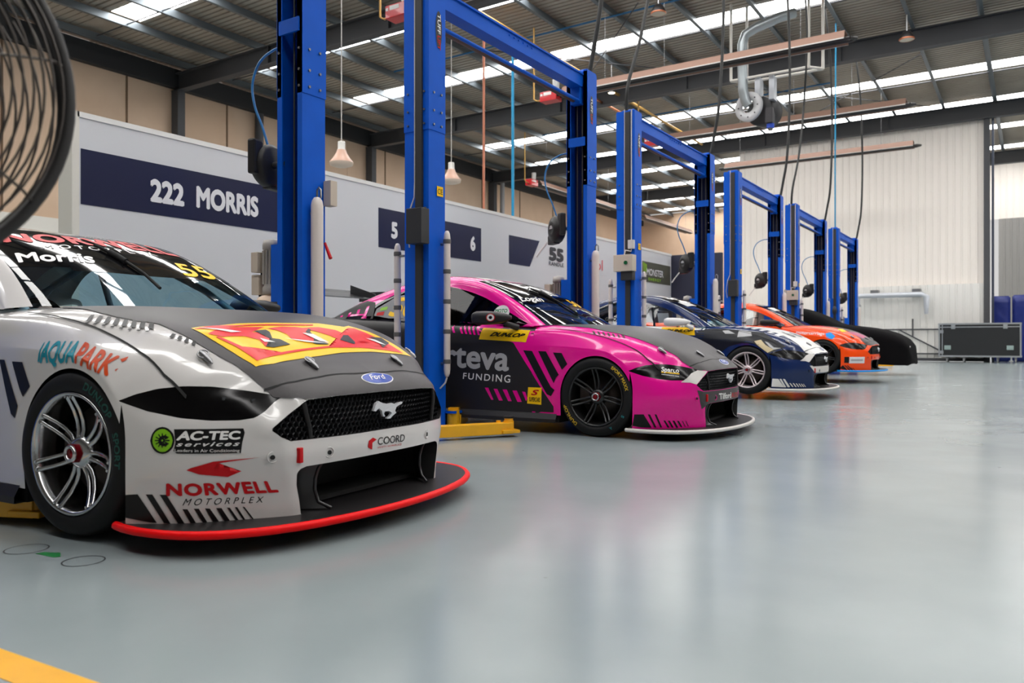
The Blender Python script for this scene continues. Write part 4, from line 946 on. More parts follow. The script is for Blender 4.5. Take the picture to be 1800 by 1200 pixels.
    sw = MB(); sw.tube([(-1.18+.03*math.sin(a), -.37+.15*math.cos(a), .86+.15*math.sin(a)) for a in [2*pi*k/24 for k in range(24)]], .015, 8, closed=True)
    sw.cyl((-1.0, -.37, .8), (-1.18, -.37, .86), .025); sw.box(-1.20, -1.17, -.5, -.24, .84, .88); sw.build('steering_wheel', BLACK_MATT, cab)
    # ---- mirrors
    for s in (-1, 1):
        mr = MB(); M = Matrix.Translation((-.98, s*1.0, 1.0))
        prof = []
        V = []; secs = [(-.185, .75, .8), (-.15, 1, 1), (-.06, 1.0, 1.0), (.04, .85, .88), (.12, .6, .62), (.18, .25, .3)]
        for dx, fy, fz in secs:
            for k in range(14):
                a = 2*pi*k/14; V.append((-.97+dx, s*1.0+.105*fy*math.copysign(abs(math.cos(a))**.7, math.cos(a)), 1.012+.062*fz*math.copysign(abs(math.sin(a))**.7, math.sin(a))))
        F = [(r*14+k, r*14+(k+1) % 14, (r+1)*14+(k+1) % 14, (r+1)*14+k) for r in range(len(secs)-1) for k in range(14)]+[tuple(range(14))[::-1], tuple(range(70, 84))]
        mr.add(V, F, True); mr.tube([(-.80, s*.85, .925), (-.88, s*.95, .965)], [.03, .022], 8)
        mo = mr.build('door_mirror', cols.get('mirror', BLACK_SATIN), car)
        if kind == 'p' and s < 0:
            for r, m, e in ((.036, LETTER_RED, 0), (.029, LETTER_WHITE, .001), (.014, LETTER_BLACK, .002)):
                mesh_obj('round_sticker', [(-.93+r*1.3*math.cos(a), -1.1075+.0-e, 1.012+r*math.sin(a)) for a in [2*pi*k/20 for k in range(20)]], [tuple(range(20))], m, mo)
    # ---- rear wing on swan necks
    wg = MB(); prof = [(-4.08, 1.405), (-4.06, 1.41), (-3.9, 1.375), (-3.78, 1.345), (-3.74, 1.335), (-3.78, 1.325), (-3.9, 1.338), (-4.07, 1.392)]
    wg.prism(prof, -.80, .80, lambda u, v, d: (u, d, v)); wg.prism([(x*.5-2.18, z+.045) for x, z in prof], -.80, .80, lambda u, v, d: (u, d, v))
    wing = wg.build('rear_wing', CARBON, car)
    for s in (-1, 1):
        MB().box(-4.14, -3.72, s*.81-.006, s*.81+.006, 1.31, 1.43).build('end_plate', cols.get('plate', CARBON), wing)
        MB().prism([(-3.98, 1.50), (-3.58, 1.375), (-3.52, 1.02), (-3.62, 1.02), (-3.66, 1.33), (-3.98, 1.38)], s*.47-.007, s*.47+.007, lambda u, v, d: (u, d, v)).build('wing_strut', CARBON, wing)
    # ---- bonnet pins, tow eyes
    for x, y in ((.487, -.691), (.487, .691), (.685, -.303), (.685, .303)):
        h, n, k, d = CARBVH.ray_cast(Vector((x, y, 3)), Vector((0, 0, -1)))
        pn = MB(); pn.tube([h-n*.004, h+n*.014], .006, 8); t = Vector((.8, 0, -.55)).normalized(); q = h+n*.012
        pn.tube([q-t*.03, q-t*.012, q+t*.035, q+t*.05], [.008, .013, .011, .005], 8)
        v = n.cross(t).normalized()
        pn.tube([q-t*.012+(t*math.cos(a)+v*math.sin(a))*.021+n*.004 for a in [2*pi*i/14 for i in range(14)]], .0035, 6, closed=True)
        pn.build('bonnet_pin', STEEL, hood)
    for y, z in DEC['w_rings'][1][0][:3]:
        x = nose_x(y, z)
        if x:
            e = MB(); n_ = Vector((1, -.4 if y < 0 else .4, 0)).normalized(); u_ = Vector((-n_.y, n_.x, 0)); c_ = Vector((x, y, z))
            e.tube([c_+(u_*math.cos(a)+Vector((0, 0, 1))*math.sin(a))*.021 for a in [2*pi*i/24 for i in range(24)]], .0028, 6, closed=True)
            e.build('tow_eye', cols.get('eye', body), bumper)
            MB().tube([c_-n_*.01, c_+n_*.004], .0095, 12).build('bolt_hole', BLACK_MATT, bumper)
    x = nose_x(-.502, .331); MB().box(x-.01, x+.012, -.514, -.492, .300, .362, bev=.004).build('tow_strap', LETTER_RED, bumper)
    # ---- shut lines
    seam = [('T', *strip([(.505, s*.795), (.41, s*.822), (.29, s*.835), (.1, s*.833), (-.2, s*.825), (-.5, s*.815)], .006)) for s in (-1, 1)]
    sm = DEC['w_seam'][1][0]; cl = [(x, y) for x, y in sm]+[(x, -y) for x, y in sm[::-1]]
    seam += [('T', *strip(cl, .006))]
    decal('shut_line', seam, BLACK_MATT, hood, .03, .004)
    decal('shut_line', [('S', *strip([(-.62, .26), (-.625, .6), (-.62, .86)], .006))], BLACK_MATT, fR, .05, .0012)
    # ---- wiper
    pts = surface_tube([(-1.10, -.09), (-.95, -.06), (-.75, -.04), (-.52, -.065)], 'T', .012, .016)
    if len(pts) > 2:
        wp = MB(); wp.tube(pts, [.009]*len(pts), 8); wp.tube(pts[2:5], [.018]*3, 8); wp.build('wiper', BLACK_MATT, car)
    # ---- wheels
    for s in (-1, 1):
        make_wheel(car, (0, s*.945, .337), s < 0, steer, rim_mat, letters if s < 0 else [])
        make_wheel(car, (-2.822, s*.945, .337), s < 0, 0, rim_mat, letters if s < 0 else [])
    return car, dict(hood=hood, bumper=bumper, fender=fR, door=dR, quarter=qR, roof=roof, screen=screen, window=wR, lamps=lamps)

def ellipse(c, a, b, n=28): return [(c[0]+a*math.cos(2*pi*k/n), c[1]+b*math.sin(2*pi*k/n)) for k in range(n)]
def ford_oval(parent):
    c = (.813, 0)
    decal('oval_badge', [('T', np.array(ellipse(c, .029, .112)), None)], LETTER_WHITE, parent, .012, .0042)
    decal('oval_field', [('T', np.array(ellipse(c, .0255, .105)), None)], mat('badge_blue', rgb(22, 70, 175), .25, coat=.5), parent, .012, .0052)
    decal('badge_script', [quad_text('Ford', 'T', (.822, -.055), (.822, .055), (.795, -.055), (.795, .055), bold=.005, shear=.25)], LETTER_WHITE, parent, .015, .0064)

LIPF = [(-.468, .5528), (-.3, .5612), (0, .5632), (.3, .5612), (.468, .5528), (.49, .575), (.40, .60), (.2, .62), (0, .625), (-.2, .62), (-.40, .60), (-.49, .575)]
WHITE_PAINT = mat('white_paint', rgb(212, 208, 206), .22, coat=.7)
PINK_PAINT = mat('pink_paint', rgb(236, 0, 146), .25, coat=.45, spec=.3)
NAVY_PAINT = mat('navy_paint', rgb(8, 34, 84), .22, coat=.5, spec=.3)
ORANGE_PAINT = mat('orange_paint', rgb(250, 76, 4), .25, coat=.4, spec=.3)
RED_TRIM = mat('red_trim', rgb(240, 0, 6), .45, spec=.22)
WHITE_TRIM = mat('white_trim', rgb(205, 200, 196), .4)
BLUE_TRIM = mat('sky_blue_trim', rgb(0, 140, 220), .4, spec=.25)
GRAPHITE = mat('graphite_wrap', rgb(64, 60, 62), .42, spec=.4)
TEAL = mat('teal_vinyl', rgb(0, 140, 160), .35); RUST = mat('orange_vinyl', rgb(205, 70, 15), .35)
LIME = mat('lime_vinyl', rgb(130, 190, 20), .35)
GREEN_FAINT = mat('faded_green_print', rgb(12, 70, 62), .7)
YEL_PRINT = mat('yellow_print', rgb(196, 160, 20), .6); TEAL_PRINT = mat('teal_print', rgb(20, 120, 125), .6)

# ------------------------------------------------ white car
car, p = build_car('w', (-3.327, 2.646, .0863), 'white and black race car with a red splitter lip, nearest the camera', dict(body=WHITE_PAINT, lip=RED_TRIM, glass=CLEAR_GLASS), ALLOY,
                   [('DUNLOP', .9, .20, .03, GREEN_FAINT), ('SPORT', .1, .14, .026, GREEN_FAINT)], steer=.03, lift=.012)
HB = [(-.385, -.04), (-.40, -.30), (-.425, -.45), (-.50, -.66), (-.40, -.715), (-.279, -.715), (-.112, -.74), (.007, -.745), (.123, -.73), (.209, -.695), (.321, -.69), (.426, -.675), (.52, -.648), (.611, -.612), (.658, -.585), (.692, -.568), (.722, -.556), (.746, -.533), (.775, -.509), (.809, -.467), (.835, -.35), (.848, -.2), (.856, 0)]
HBF = HB+[(x, -y) for x, y in HB[::-1][1:]]
decal('bonnet_wrap', [('T', np.array(HBF), None)], GRAPHITE, p['hood'], .016, .0028)
decal('nose_wrap', [('F', np.array(LIPF), None)], GRAPHITE, p['bumper'], .016, .0028)
decal('yellow_panel', D('w_patch'), mat('yellow_wrap', rgb(255, 198, 0), .3, spec=.35), p['hood'], .02, .0045)
decal('red_artwork', D('w_red'), mat('red_wrap', rgb(226, 4, 10), .3, spec=.35), p['hood'], .02, .006)
decal('black_artwork', D('w_blk'), LETTER_BLACK, p['hood'], .02, .007)
decal('white_artwork', D('w_glint'), LETTER_WHITE, p['hood'], .02, .008)
decal('stripe_bar', D('w_bars')+mirror_y(D('w_bars')), LETTER_BLACK, p['hood'], .03, .0045)
ford_oval(p['bumper'])
decal('sponsor_lettering', [DT('w_aqua', 'AQUA', bold=.03, shear=0)]+D('w_aquatick'), TEAL, p['fender'], .02)
decal('sponsor_lettering', [DT('w_park', 'PARK', bold=.03, shear=0)]+D('w_parktick'), RUST, p['fender'], .02)
decal('side_stripe', D('w_sidebars'), LETTER_BLACK, p['fender'], .03)
decal('sponsor_lettering', [DT('w_norwell', 'NORWELL', bold=.045, spacing=1.1)]+D('w_swoosh'), LETTER_RED, p['bumper'], .02)
decal('sponsor_lettering', [DT('w_motor', 'MOTORPLEX', bold=.0, spacing=1.6, shear=.25)], LETTER_BLACK, p['bumper'], .02)
decal('corner_stripe', D('w_low'), LETTER_BLACK, p['bumper'], .03)
decal('logo_outline', D('w_actbox')+D('w_actgreen'), LETTER_BLACK, p['bumper'], .02)
decal('logo_disc', D('w_actgreen2'), LIME, p['bumper'], .02, .003)
gc = np.array(DEC['w_actgreen2'][1][0]).mean(0)
spk = [('C', *strip([(gc[0]+.004*math.cos(a), gc[1]+.004*math.sin(a)), (gc[0]+.027*math.cos(a), gc[1]+.027*math.sin(a))], .004)) for a in [2*pi*k/12 for k in range(12)]]
spk += [quad_text('C', 'C', (gc[0]-.014, gc[1]-.018), (gc[0]+.02, gc[1]-.018), (gc[0]-.014, gc[1]+.018), (gc[0]+.02, gc[1]+.018), bold=.06)]
decal('logo_letter', spk, LETTER_BLACK, p['bumper'], .02, .004)
decal('sponsor_lettering', [DT('w_acttext', 'AC-TEC', 0, bold=.04), DT('w_acttext', 'services', 1, bold=.02, spacing=1.3, shear=.3), DT('w_acttext', 'Leaders in Air Conditioning', 2, bold=0)], LETTER_WHITE, p['bumper'], .02, .0035)
decal('sponsor_lettering', [DT('w_coord', 'COORD', bold=.0)], LETTER_BLACK, p['bumper'], .02)
decal('sponsor_icon', D('w_coordicon')+[DT('w_coordsub', 'SAFETY WORKPLACE', bold=0)], LETTER_RED, p['bumper'], .02)
# windscreen top band, lettering and number
def screen_band(parent, m, z0=1.155, z1=1.352):
    items = []
    V, F, N = part_arrays({'windscreen'}, 0); V = np.array(V)
    keep = [f for f in F if z0 < V[f, 2].mean() < 1.5]
    used = sorted({i for f in keep for i in f}); mp = {v: k for k, v in enumerate(used)}
    VV = [Vector(V[i])+Vector(N[i])*.002 for i in used]
    return mesh_obj('screen_band', VV, [[mp[i] for i in f] for f in keep], m, parent, True, [N[i] for i in used])
screen_band(p['screen'], BAND)
decal('sponsor_lettering', [quad_text('NORWELL', 'T', (-1.11, -.58), (-1.17, .53), (-1.235, -.53), (-1.335, .48), bold=.045, spacing=1.1)], LETTER_RED, p['screen'], .03, .004)
decal('sponsor_lettering', [quad_text('MOTORPLEX', 'T', (-1.025, -.43), (-1.07, .30), (-1.08, -.40), (-1.13, .285), bold=.01, spacing=1.5)], LETTER_WHITE, p['screen'], .03, .004)
decal('driver_name', [DT('w_morris', 'Morris', bold=.03)], LETTER_WHITE, p['screen'], .03, .004)
decal('race_number', [quad_text('55', 'T', (-.80, .27), (-.845, .555), (-.99, .33), (-1.03, .585), bold=.02)], LETTER_YELLOW, p['screen'], .03, .004)
WHITE_CAR = car

# ------------------------------------------------ pink car
car, p = build_car('p', (-3.109, 6.896, .044), 'pink and black race car beside the yellow lift arm, with black wheels', dict(body=PINK_PAINT, lip=WHITE_TRIM, boot=LETTER_BLACK, door=BLACK_SATIN), BLACK_WHEEL,
                   [('DUNLOP', 3.75, .20, .03, YEL_PRINT), ('SPORT MAXX', .62, .24, .026, YEL_PRINT), ('S', -.55, .02, .024, TEAL_PRINT), ('A', -1.05, .02, .024, TEAL_PRINT)])
decal('door_wrap', [('S', np.array([(-.618, .53), (-.69, .62), (-.815, .787), (-.85, .80), (-1.13, .86), (-1.24, .925), (-1.2, .955), (-.9, .955), (-.618, .97)]), None)], PINK_PAINT, p['door'], .04, .0015)
decal('fender_wrap', [('S', np.array([(-.622, .53), (-.53, .405), (-.40, .24), (-.40, .15), (-.622, .15)]), None)], BLACK_SATIN, p['fender'], .04, .0015)
decal('side_stripe', D('p_bars'), PINK_PAINT, p['door'], .03, .003)
decal('side_stripe', D('p_chev'), LETTER_BLACK, p['fender'], .03, .003)
decal('sponsor_lettering', [DT('p_teva', 'rteva', bold=.026)], LETTER_GREY, p['door'], .03, .003)
decal('sponsor_lettering', [DT('p_fund', 'FUNDING', bold=.01, spacing=1.25)], LETTER_WHITE, p['door'], .03, .003)
decal('tyre_maker_sticker', D('p_dunbox'), LETTER_YELLOW, p['door'], .03, .003)
decal('tyre_maker_lettering', [DT('p_duntext', 'DUNLOP', bold=.045, shear=.3)], LETTER_BLACK, p['door'], .03, .0042)
decal('series_sticker', D('p_sbox'), LETTER_YELLOW, p['door'], .03, .003)
decal('series_letter', [DT('p_s', 'S', bold=.03, shear=.3)], LETTER_RED, p['door'], .03, .0042)
decal('series_lettering', [DT('p_stext', 'SUPERCARS', bold=.02)], LETTER_BLACK, p['door'], .03, .0042)
PH = [(-.385, -.04), (-.40, -.30), (-.425, -.45), (-.50, -.66), (-.42, -.73), (-.30, -.735), (-.128, -.736), (-.005, -.755), (.201, -.74), (.372, -.715), (.5, -.662), (.634, -.61), (.712, -.556), (.746, -.533), (.775, -.509), (.809, -.467), (.835, -.35), (.848, -.2), (.856, 0)]
decal('bonnet_wrap', [('T', np.array(PH+[(x, -y) for x, y in PH[::-1][1:]]), None)], GRAPHITE, p['hood'], .016, .0028)
decal('nose_wrap', [('F', np.array(LIPF), None)], GRAPHITE, p['bumper'], .016, .0028)
decal('stripe_bar', D('p_hoodbars')+mirror_y(D('p_hoodbars')), LETTER_BLACK, p['hood'], .03, .003)
wedge = [(.692, .665), (.735, .555), (.79, .49), (.80, .475)]
WEDGE_F = [(-.70, .466), (-.665, .49), (-.60, .535), (-.535, .56), (-.47, .553), (-.535, .50), (-.605, .446), (-.64, .462)]
decal('nose_flash', [('F', np.array(WEDGE_F), None), ('F', np.array(WEDGE_F)*np.array([-1, 1]), None)], WHITE_TRIM, p['bumper'], .02, .002)
LOWBAR = [(-.60, .40), (-.545, .386), (-.3, .386), (0, .388), (.3, .386), (.545, .386), (.60, .40), (.60, .25), (.51, .262), (.47, .285), (0, .289), (-.47, .285), (-.51, .262), (-.545, .24), (-.57, .30)]
decal('bumper_wrap', [('F', np.array(LOWBAR), None)], GRAPHITE, p['bumper'], .03, .0015)
decal('corner_stripe', D('p_low'), LETTER_BLACK, p['bumper'], .03)
decal('sponsor_lettering', [DT('p_sparco', 'Sparco', 0, bold=.02), DT('p_sparco', 'PERFORMANCE GEAR', 2)], LETTER_WHITE, p['lamps'][0], .02)
decal('lettering_underline', D('p_sparco', [1])[:0]+[('C', np.array([DEC['p_sparco'][1][1][i] for i in (0, 1, 3, 2)]), None)], LETTER_YELLOW, p['lamps'][0], .03)
decal('sponsor_lettering', [DT('p_tilf', 'Tilford', 0, bold=.03)], LETTER_WHITE, p['bumper'], .02, .003)
decal('sponsor_lettering', [DT('p_tilf', 'AUTO', 1, bold=.02)], LETTER_RED, p['bumper'], .02, .003)
ford_oval(p['bumper'])
screen_band(p['screen'], BAND)
decal('driver_name', [DT('p_logan', 'Logan', bold=.02)], LETTER_WHITE, p['screen'], .03, .004)
decal('race_number', [quad_text('50', 'T', (-.77, .22), (-.77, .42), (-.92, .30), (-.94, .55), bold=.02)], LETTER_YELLOW, p['screen'], .03, .004)
decal('roof_panel', [('T', np.array([(-1.42, -.46), (-1.42, .46), (-2.2, .46), (-2.2, -.46)]), None)], LETTER_WHITE, p['roof'], .04, .002)
decal('roof_logo', [('T', np.array(ellipse((-1.6, -.05), .08, .16)), None)], LETTER_RED, p['roof'], .03, .0035)
TB = [[(-2.985+.115*k, 1.035), (-2.945+.115*k, 1.035), (-2.965+.115*k, 1.075+.03*k), (-3.0+.115*k, 1.065+.03*k)] for k in range(4)]
decal('pillar_wrap', [('S', np.array([(-3.3, 1.03), (-2.5, 1.03), (-2.53, 1.13), (-2.56, 1.20), (-2.7, 1.22), (-3.0, 1.1), (-3.3, 1.05)]), None)], BLACK_SATIN, p['roof'], .03, .002)
decal('side_stripe', [('S', np.array(t), None) for t in TB], PINK_PAINT, p['roof'], .03, .0035)
QW = [(-2.50, 1.06), (-2.50, 1.13), (-2.30, 1.25), (-1.98, 1.30), (-1.98, 1.03), (-2.3, 1.03)]
decal('window_panel', [('S', np.array(QW), None)], mat('grey_panel', rgb(120, 120, 122), .4), p['window'], .03, .003)
decal('race_number', [quad_text('50', 'S', (-2.32, 1.06), (-2.0, 1.045), (-2.28, 1.24), (-1.98, 1.26), bold=.03)], LETTER_YELLOW, p['window'], .03, .005)
decal('small_sticker', [('S', np.array([(-2.47, 1.06), (-2.38, 1.06), (-2.38, 1.10), (-2.47, 1.09)]), None)], LETTER_RED, p['window'], .03, .005)
decal('small_sticker', [('S', np.array([(-2.45, 1.11), (-2.36, 1.115), (-2.36, 1.15), (-2.44, 1.14)]), None)], LIME, p['window'], .03, .005)
decal('round_panel', [('S', np.array(ellipse((-1.02, 1.06), .085, .075)), None)], LETTER_WHITE, p['window'], .03, .003)
decal('round_panel_print', [quad_text('MOTO', 'S', (-1.09, 1.07), (-.96, 1.065), (-1.09, 1.10), (-.96, 1.10), bold=.03), quad_text('RENT', 'S', (-1.07, 1.01), (-.97, 1.005), (-1.07, 1.045), (-.97, 1.045), bold=.03)], mat('green_vinyl', rgb(20, 130, 80), .4), p['window'], .03, .0045)

# ------------------------------------------------ navy car
DARKNAVY = mat('dark_navy_wrap', rgb(14, 17, 25), .32, spec=.35)
car, p = build_car('n', (-3.35, 11.95, .03), 'navy blue race car with white bonnet and pale silver wheels', dict(body=NAVY_PAINT, door=LETTER_WHITE, lip=WHITE_TRIM, mirror=LETTER_WHITE, glass=CLEAR_GLASS), ALLOY_PALE, [], lift=.07)
decal('fender_wrap', D('n_dark'), DARKNAVY, p['fender'], .03)
decal('fender_artwork', D('n_tan'), mat('tan_print', rgb(196, 178, 140), .4), p['fender'], .02, .0035)
decal('fender_artwork', D('n_grey'), LETTER_GREY, p['fender'], .02, .0035)
decal('door_wrap', [('S', np.array([(-.62, .2), (-.62, .93), (-.78, .93), (-.9, .80), (-1.0, .7), (-1.05, .2)]), None)], NAVY_PAINT, p['door'], .04)
NW = [(-.385, -.04), (-.405, -.40), (-.2, -.55), (.1, -.58), (.35, -.60), (.6, -.59), (.70, -.57), (.775, -.509), (.809, -.467), (.835, -.35), (.848, -.2), (.856, 0)]
decal('bonnet_wrap', [('T', np.array(NW+[(x, -y) for x, y in NW[::-1][1:]]), None)], LETTER_WHITE, p['hood'], .03)
decal('stripe_bar', [('T', np.array([(-.45+.11*k, -.70), (-.40+.11*k, -.70), (-.36+.11*k, -.60), (-.42+.11*k, -.60)]), None) for k in range(8)], LETTER_WHITE, p['hood'], .03)
decal('nose_flash', [('F', np.array(WEDGE_F), None), ('F', np.array(WEDGE_F)*np.array([-1, 1]), None)], WHITE_TRIM, p['bumper'], .02)
decal('bumper_wrap', [('F', np.array([(-.60, .45), (-.60, .40), (-.55, .34), (-.5, .30), (0, .30), (.5, .30), (.6, .40), (.545, .385), (0, .386), (-.545, .386)]), None)], WHITE_TRIM, p['bumper'], .03)
decal('corner_stripe', D('n_low'), LETTER_WHITE, p['bumper'], .03)
decal('tyre_maker_sticker', D('n_dunbox'), LETTER_YELLOW, p['door'], .03, .003)
decal('tyre_maker_lettering', [DT('n_duntext', 'DUNLOP', bold=.045, shear=.3)], LETTER_BLACK, p['door'], .03, .0042)
decal('sponsor_lettering', [DT('n_goo', 'GOO', bold=.04)], LETTER_BLACK, p['quarter'], .03, .003)
decal('race_number', [quad_text('6', 'T', (.50, -.40), (.50, -.15), (.30, -.40), (.30, -.15), bold=.02), quad_text('6', 'T', (.50, .05), (.50, .30), (.30, .05), (.30, .30), bold=.02)], DARKNAVY, p['hood'], .03, .0035)
screen_band(p['screen'], BAND)
decal('screen_panel', [('T', np.array([(-1.0, -.5), (-1.15, -.5), (-1.15, .1), (-1.0, .1)]), None)], LETTER_WHITE, p['screen'], .03, .004)
decal('roof_panel', [('T', np.array([(-1.42, -.46), (-1.42, .46), (-2.3, .46), (-2.3, -.46)]), None)], LETTER_WHITE, p['roof'], .04, .002)
decal('roof_logo', [('T', np.array(ellipse((-1.55, -.15), .07, .16)), None)], LETTER_RED, p['roof'], .03, .0035)
ford_oval(p['bumper'])

# ------------------------------------------------ orange car
car, p = build_car('o', (-3.42, 17.05, .02), 'orange race car with a sky blue splitter lip, raised on its lift', dict(body=ORANGE_PAINT, lip=BLUE_TRIM, glass=CLEAR_GLASS), BLACK_WHEEL, [], lift=.165)
OH = [(-.3, -.30), (.2, -.40), (.45, -.52), (.64, -.58), (.72, -.55), (.775, -.509), (.809, -.467), (.835, -.35), (.848, -.2), (.856, 0)]
decal('bonnet_wrap', [('T', np.array(OH+[(x, -y) for x, y in OH[::-1][1:]]), None)], GRAPHITE, p['hood'], .03)
decal('yellow_artwork', D('o_yel'), LETTER_YELLOW, p['hood'], .03, .0035)
decal('magenta_artwork', D('o_mag'), mat('magenta_vinyl', rgb(180, 60, 110), .4), p['hood'], .03, .0035)
decal('logo_box', D('o_box'), LETTER_BLACK, p['bumper'], .03)
decal('sponsor_sign', D('o_sign'), LETTER_WHITE, p['bumper'], .03)
decal('sponsor_line', D('o_signline'), LETTER_GREY, p['bumper'], .03, .0035)
decal('corner_stripe', D('o_low'), LETTER_BLACK, p['bumper'], .03)
decal('round_sticker', D('o_sticker'), BLUE_TRIM, p['fender'], .03)
decal('fender_lettering', [DT('o_text', 'motorcarriage', bold=.01)], LETTER_WHITE, p['fender'], .03)
screen_band(p['screen'], BAND)
decal('screen_panel', [('T', np.array([(-1.0, -.5), (-1.15, -.5), (-1.15, .2), (-1.0, .2)]), None)], LETTER_WHITE, p['screen'], .03, .004)
decal('roof_panel', [('T', np.array([(-1.42, -.46), (-1.42, .46), (-2.3, .46), (-2.3, -.46)]), None)], LETTER_WHITE, p['roof'], .04, .002)
# ================================================================== PARTITION WITH DRIVER BANNERS
PW = mat('partition_white', rgb(214, 215, 218), .28)
NAVYB = mat('navy_banner', rgb(34, 37, 66), .22)
pt = empty('partition_wall', (-8.75, 4.7, 0)); tag(pt, 'long white partition wall with navy driver name banners behind the cars', 'partition')
XP = -8.75
def at_part(mb, name, m, parent=pt):
    o = mb.build(name, m); o.parent = parent; o.matrix_parent_inverse = Matrix.Translation(-Vector(parent.location)); return o
at_part(MB().box(XP-.25, XP, 4.70, 21.75, 0, 3.26), 'panel', PW)
at_part(MB().box(XP-.27, XP+.012, 4.68, 21.77, 3.26, 3.32), 'top_rail', mat('rail_white', rgb(232, 230, 226), .4))
at_part(MB().box(XP-.27, XP+.012, 4.62, 4.70, 0, 3.32), 'end_post', mat('end_cream', rgb(222, 218, 208), .5))
def banner(name, y0, y1, z0, z1, m=NAVYB, poly=None):
    P_ = poly or [(y0, z0), (y1, z0), (y1, z1), (y0, z1)]
    return at_part(MB().prism(P_, XP, XP+.006, lambda u, v, d: (d, u, v)), name, m)
def ptext(s, y, z, wdt, h, m, par, bold=.03, spacing=1.0, shear=0):
    o = flat_text(s, wdt, h, (XP+.0085, y, z), (0, 1, 0), (0, 0, 1), m, 'lettering', None, bold, spacing, shear)
    o.parent = par; return o
BW = mat('banner_letter_white', rgb(228, 228, 232), .4)
b1 = banner('name_banner', 4.72, 7.6, 2.31, 2.92); ptext('222', 5.54, 2.475, .45, .255, BW, b1, .045); ptext('MORRIS', 6.16, 2.49, .95, .255, BW, b1, .045)
b2 = banner('name_banner', 9.47, 12.29, 2.31, 2.94); ptext('5', 9.765, 2.50, .155, .25, BW, b2, .05); ptext('6', 11.945, 2.51, .155, .25, BW, b2, .05)
b3 = banner('name_banner', 0, 0, 0, 0, poly=[(13.25, 2.355), (14.03, 2.355), (14.42, 2.925), (13.25, 2.925)]); GREYT = mat('dark_grey_letter', rgb(58, 58, 64), .5)
ptext('55', 14.81, 2.575, .64, .265, GREYT, b3, .06); ptext('RANDLE', 14.81, 2.45, .64, .085, GREYT, b3, .01)
s1 = banner('sponsor_board', 15.65, 17.5, 2.40, 2.95, PW); ptext('Castrol', 15.8, 2.515, 1.57, .27, mat('signal_red', rgb(215, 40, 45), .4), s1, .0)
s2 = banner('sponsor_board', 19.72, 21.68, 2.41, 2.96, mat('olive_board', rgb(86, 86, 74), .4))
ptext('MONSTER', 20.0, 2.60, 1.15, .19, BW, s2, .01); LIMEB = mat('lime_letter', rgb(150, 205, 30), .4)
ptext('ENERGY', 20.12, 2.465, .86, .075, LIMEB, s2, .02, 1.3)
cl = MB()
for k, dy in enumerate((0, .09, .18)): cl.prism([(19.76+dy, 2.93-.02*k), (19.81+dy, 2.93-.02*k), (19.83+dy, 2.72), (19.80+dy, 2.62+.02*k), (19.79+dy, 2.74)], XP+.006, XP+.010, lambda u, v, d: (d, u, v))
o = cl.build('claw_mark', LIMEB); o.parent = s2
nb = MB().box(-8.9, -7.3, 21.85, 22.0, 0, 3.3, bev=.02).build('storage_screen', mat('navy_screen', rgb(44, 46, 66), .5)); tag(nb, 'dark navy screen standing at the far end of the white partition', 'screen')

# ================================================================== TWO POST LIFTS
BLUE = mat('lift_blue', rgb(0, 88, 200), .48, spec=.22, noise=(3, .06))
BLUE_SHADED = mat('lift_blue_shaded', rgb(4, 20, 70), .5)  # darker copy of the lift blue: shade of the post hollow put into colour
YELLOW = mat('arm_yellow', rgb(236, 172, 16), .38, coat=.2, noise=(6, .07))
CABLE_M = mat('steel_cable', rgb(120, 116, 112), .35, .9)
BOX_BLK = mat('box_black', rgb(46, 46, 47), .45)
BEIGE = mat('control_beige', rgb(200, 186, 170), .5)
WHT_PVC = mat('white_conduit', rgb(206, 202, 198), .4)
LAMP_TUBE = mat('lamp_tube', rgb(218, 206, 200), .3, coat=.4)
LS, LB = .89, .099            # lift drawn at 1 : .89, standing LB (in its own units) above the drawing's zero
PWX, PWY, LH = .312, .262, 4.48
def channel(mb, z0, z1, g=0.0, t=.012, lip=.058):
    """C section: back plate at y=0, open at y=PWY, x 0..PWX"""
    x1 = PWX+g
    mb.box(-g, x1, -g, t-g, z0, z1); mb.box(-g, t-g, t-g, PWY, z0, z1); mb.box(x1-t, x1, t-g, PWY, z0, z1)
    mb.box(t-g, lip, PWY-t, PWY, z0, z1); mb.box(x1-lip, x1-t, PWY-t, PWY, z0, z1)
def post_meshes():
    body = MB(); channel(body, .02-LB, LH); channel(body, 2.92, LH-.02, .006)
    body.box(-.1, PWX+.1, -.08, PWY+.1, -LB, .022-LB)
    for x in (-.06, PWX+.06):
        for y in (-.04, PWY+.05): body.cyl((x, y, .02-LB), (x, y, .05-LB), .014, 6)
    strap = MB().box(.03, PWX-.03, PWY-.01, PWY+.012, 3.45, 3.57)
    inner = MB().box(.02, PWX-.02, .013, .06, .05, LH-.05)  # dark block added in the hollow, standing in for its shade
    nb0 = len(body.F); bolts = body
    for z in (2.98, 3.12, 3.3):
        for x in (.03, PWX-.03): bolts.cyl((x, PWY, z), (x, PWY+.012, z), .012, 8)
        for y in (.07, .19): bolts.cyl((PWX+.006, y, z), (PWX+.018, y, z), .012, 8); bolts.cyl((-.006, y, z), (-.018, y, z), .012, 8)
        for x in (.05, PWX-.05): bolts.cyl((x, -.006, z), (x, -.018, z), .011, 8)
    cab = MB()
    for x in (.12, .20): cab.tube([(x, .17, .4), (x, .17, LH-.15)], .009, 8)
    head = MB(); head.box(.02, PWX-.02, .03, PWY-.02, LH-.16, LH-.02); head.cyl((.06, .13, LH-.0), (PWX-.06, .13, LH), .05, 16)
    return body, strap, inner, nb0, cab, head
PM = post_meshes()
OVAL = [(.05*math.cos(2*pi*k/28), .19*math.sin(2*pi*k/28)) for k in range(28)]
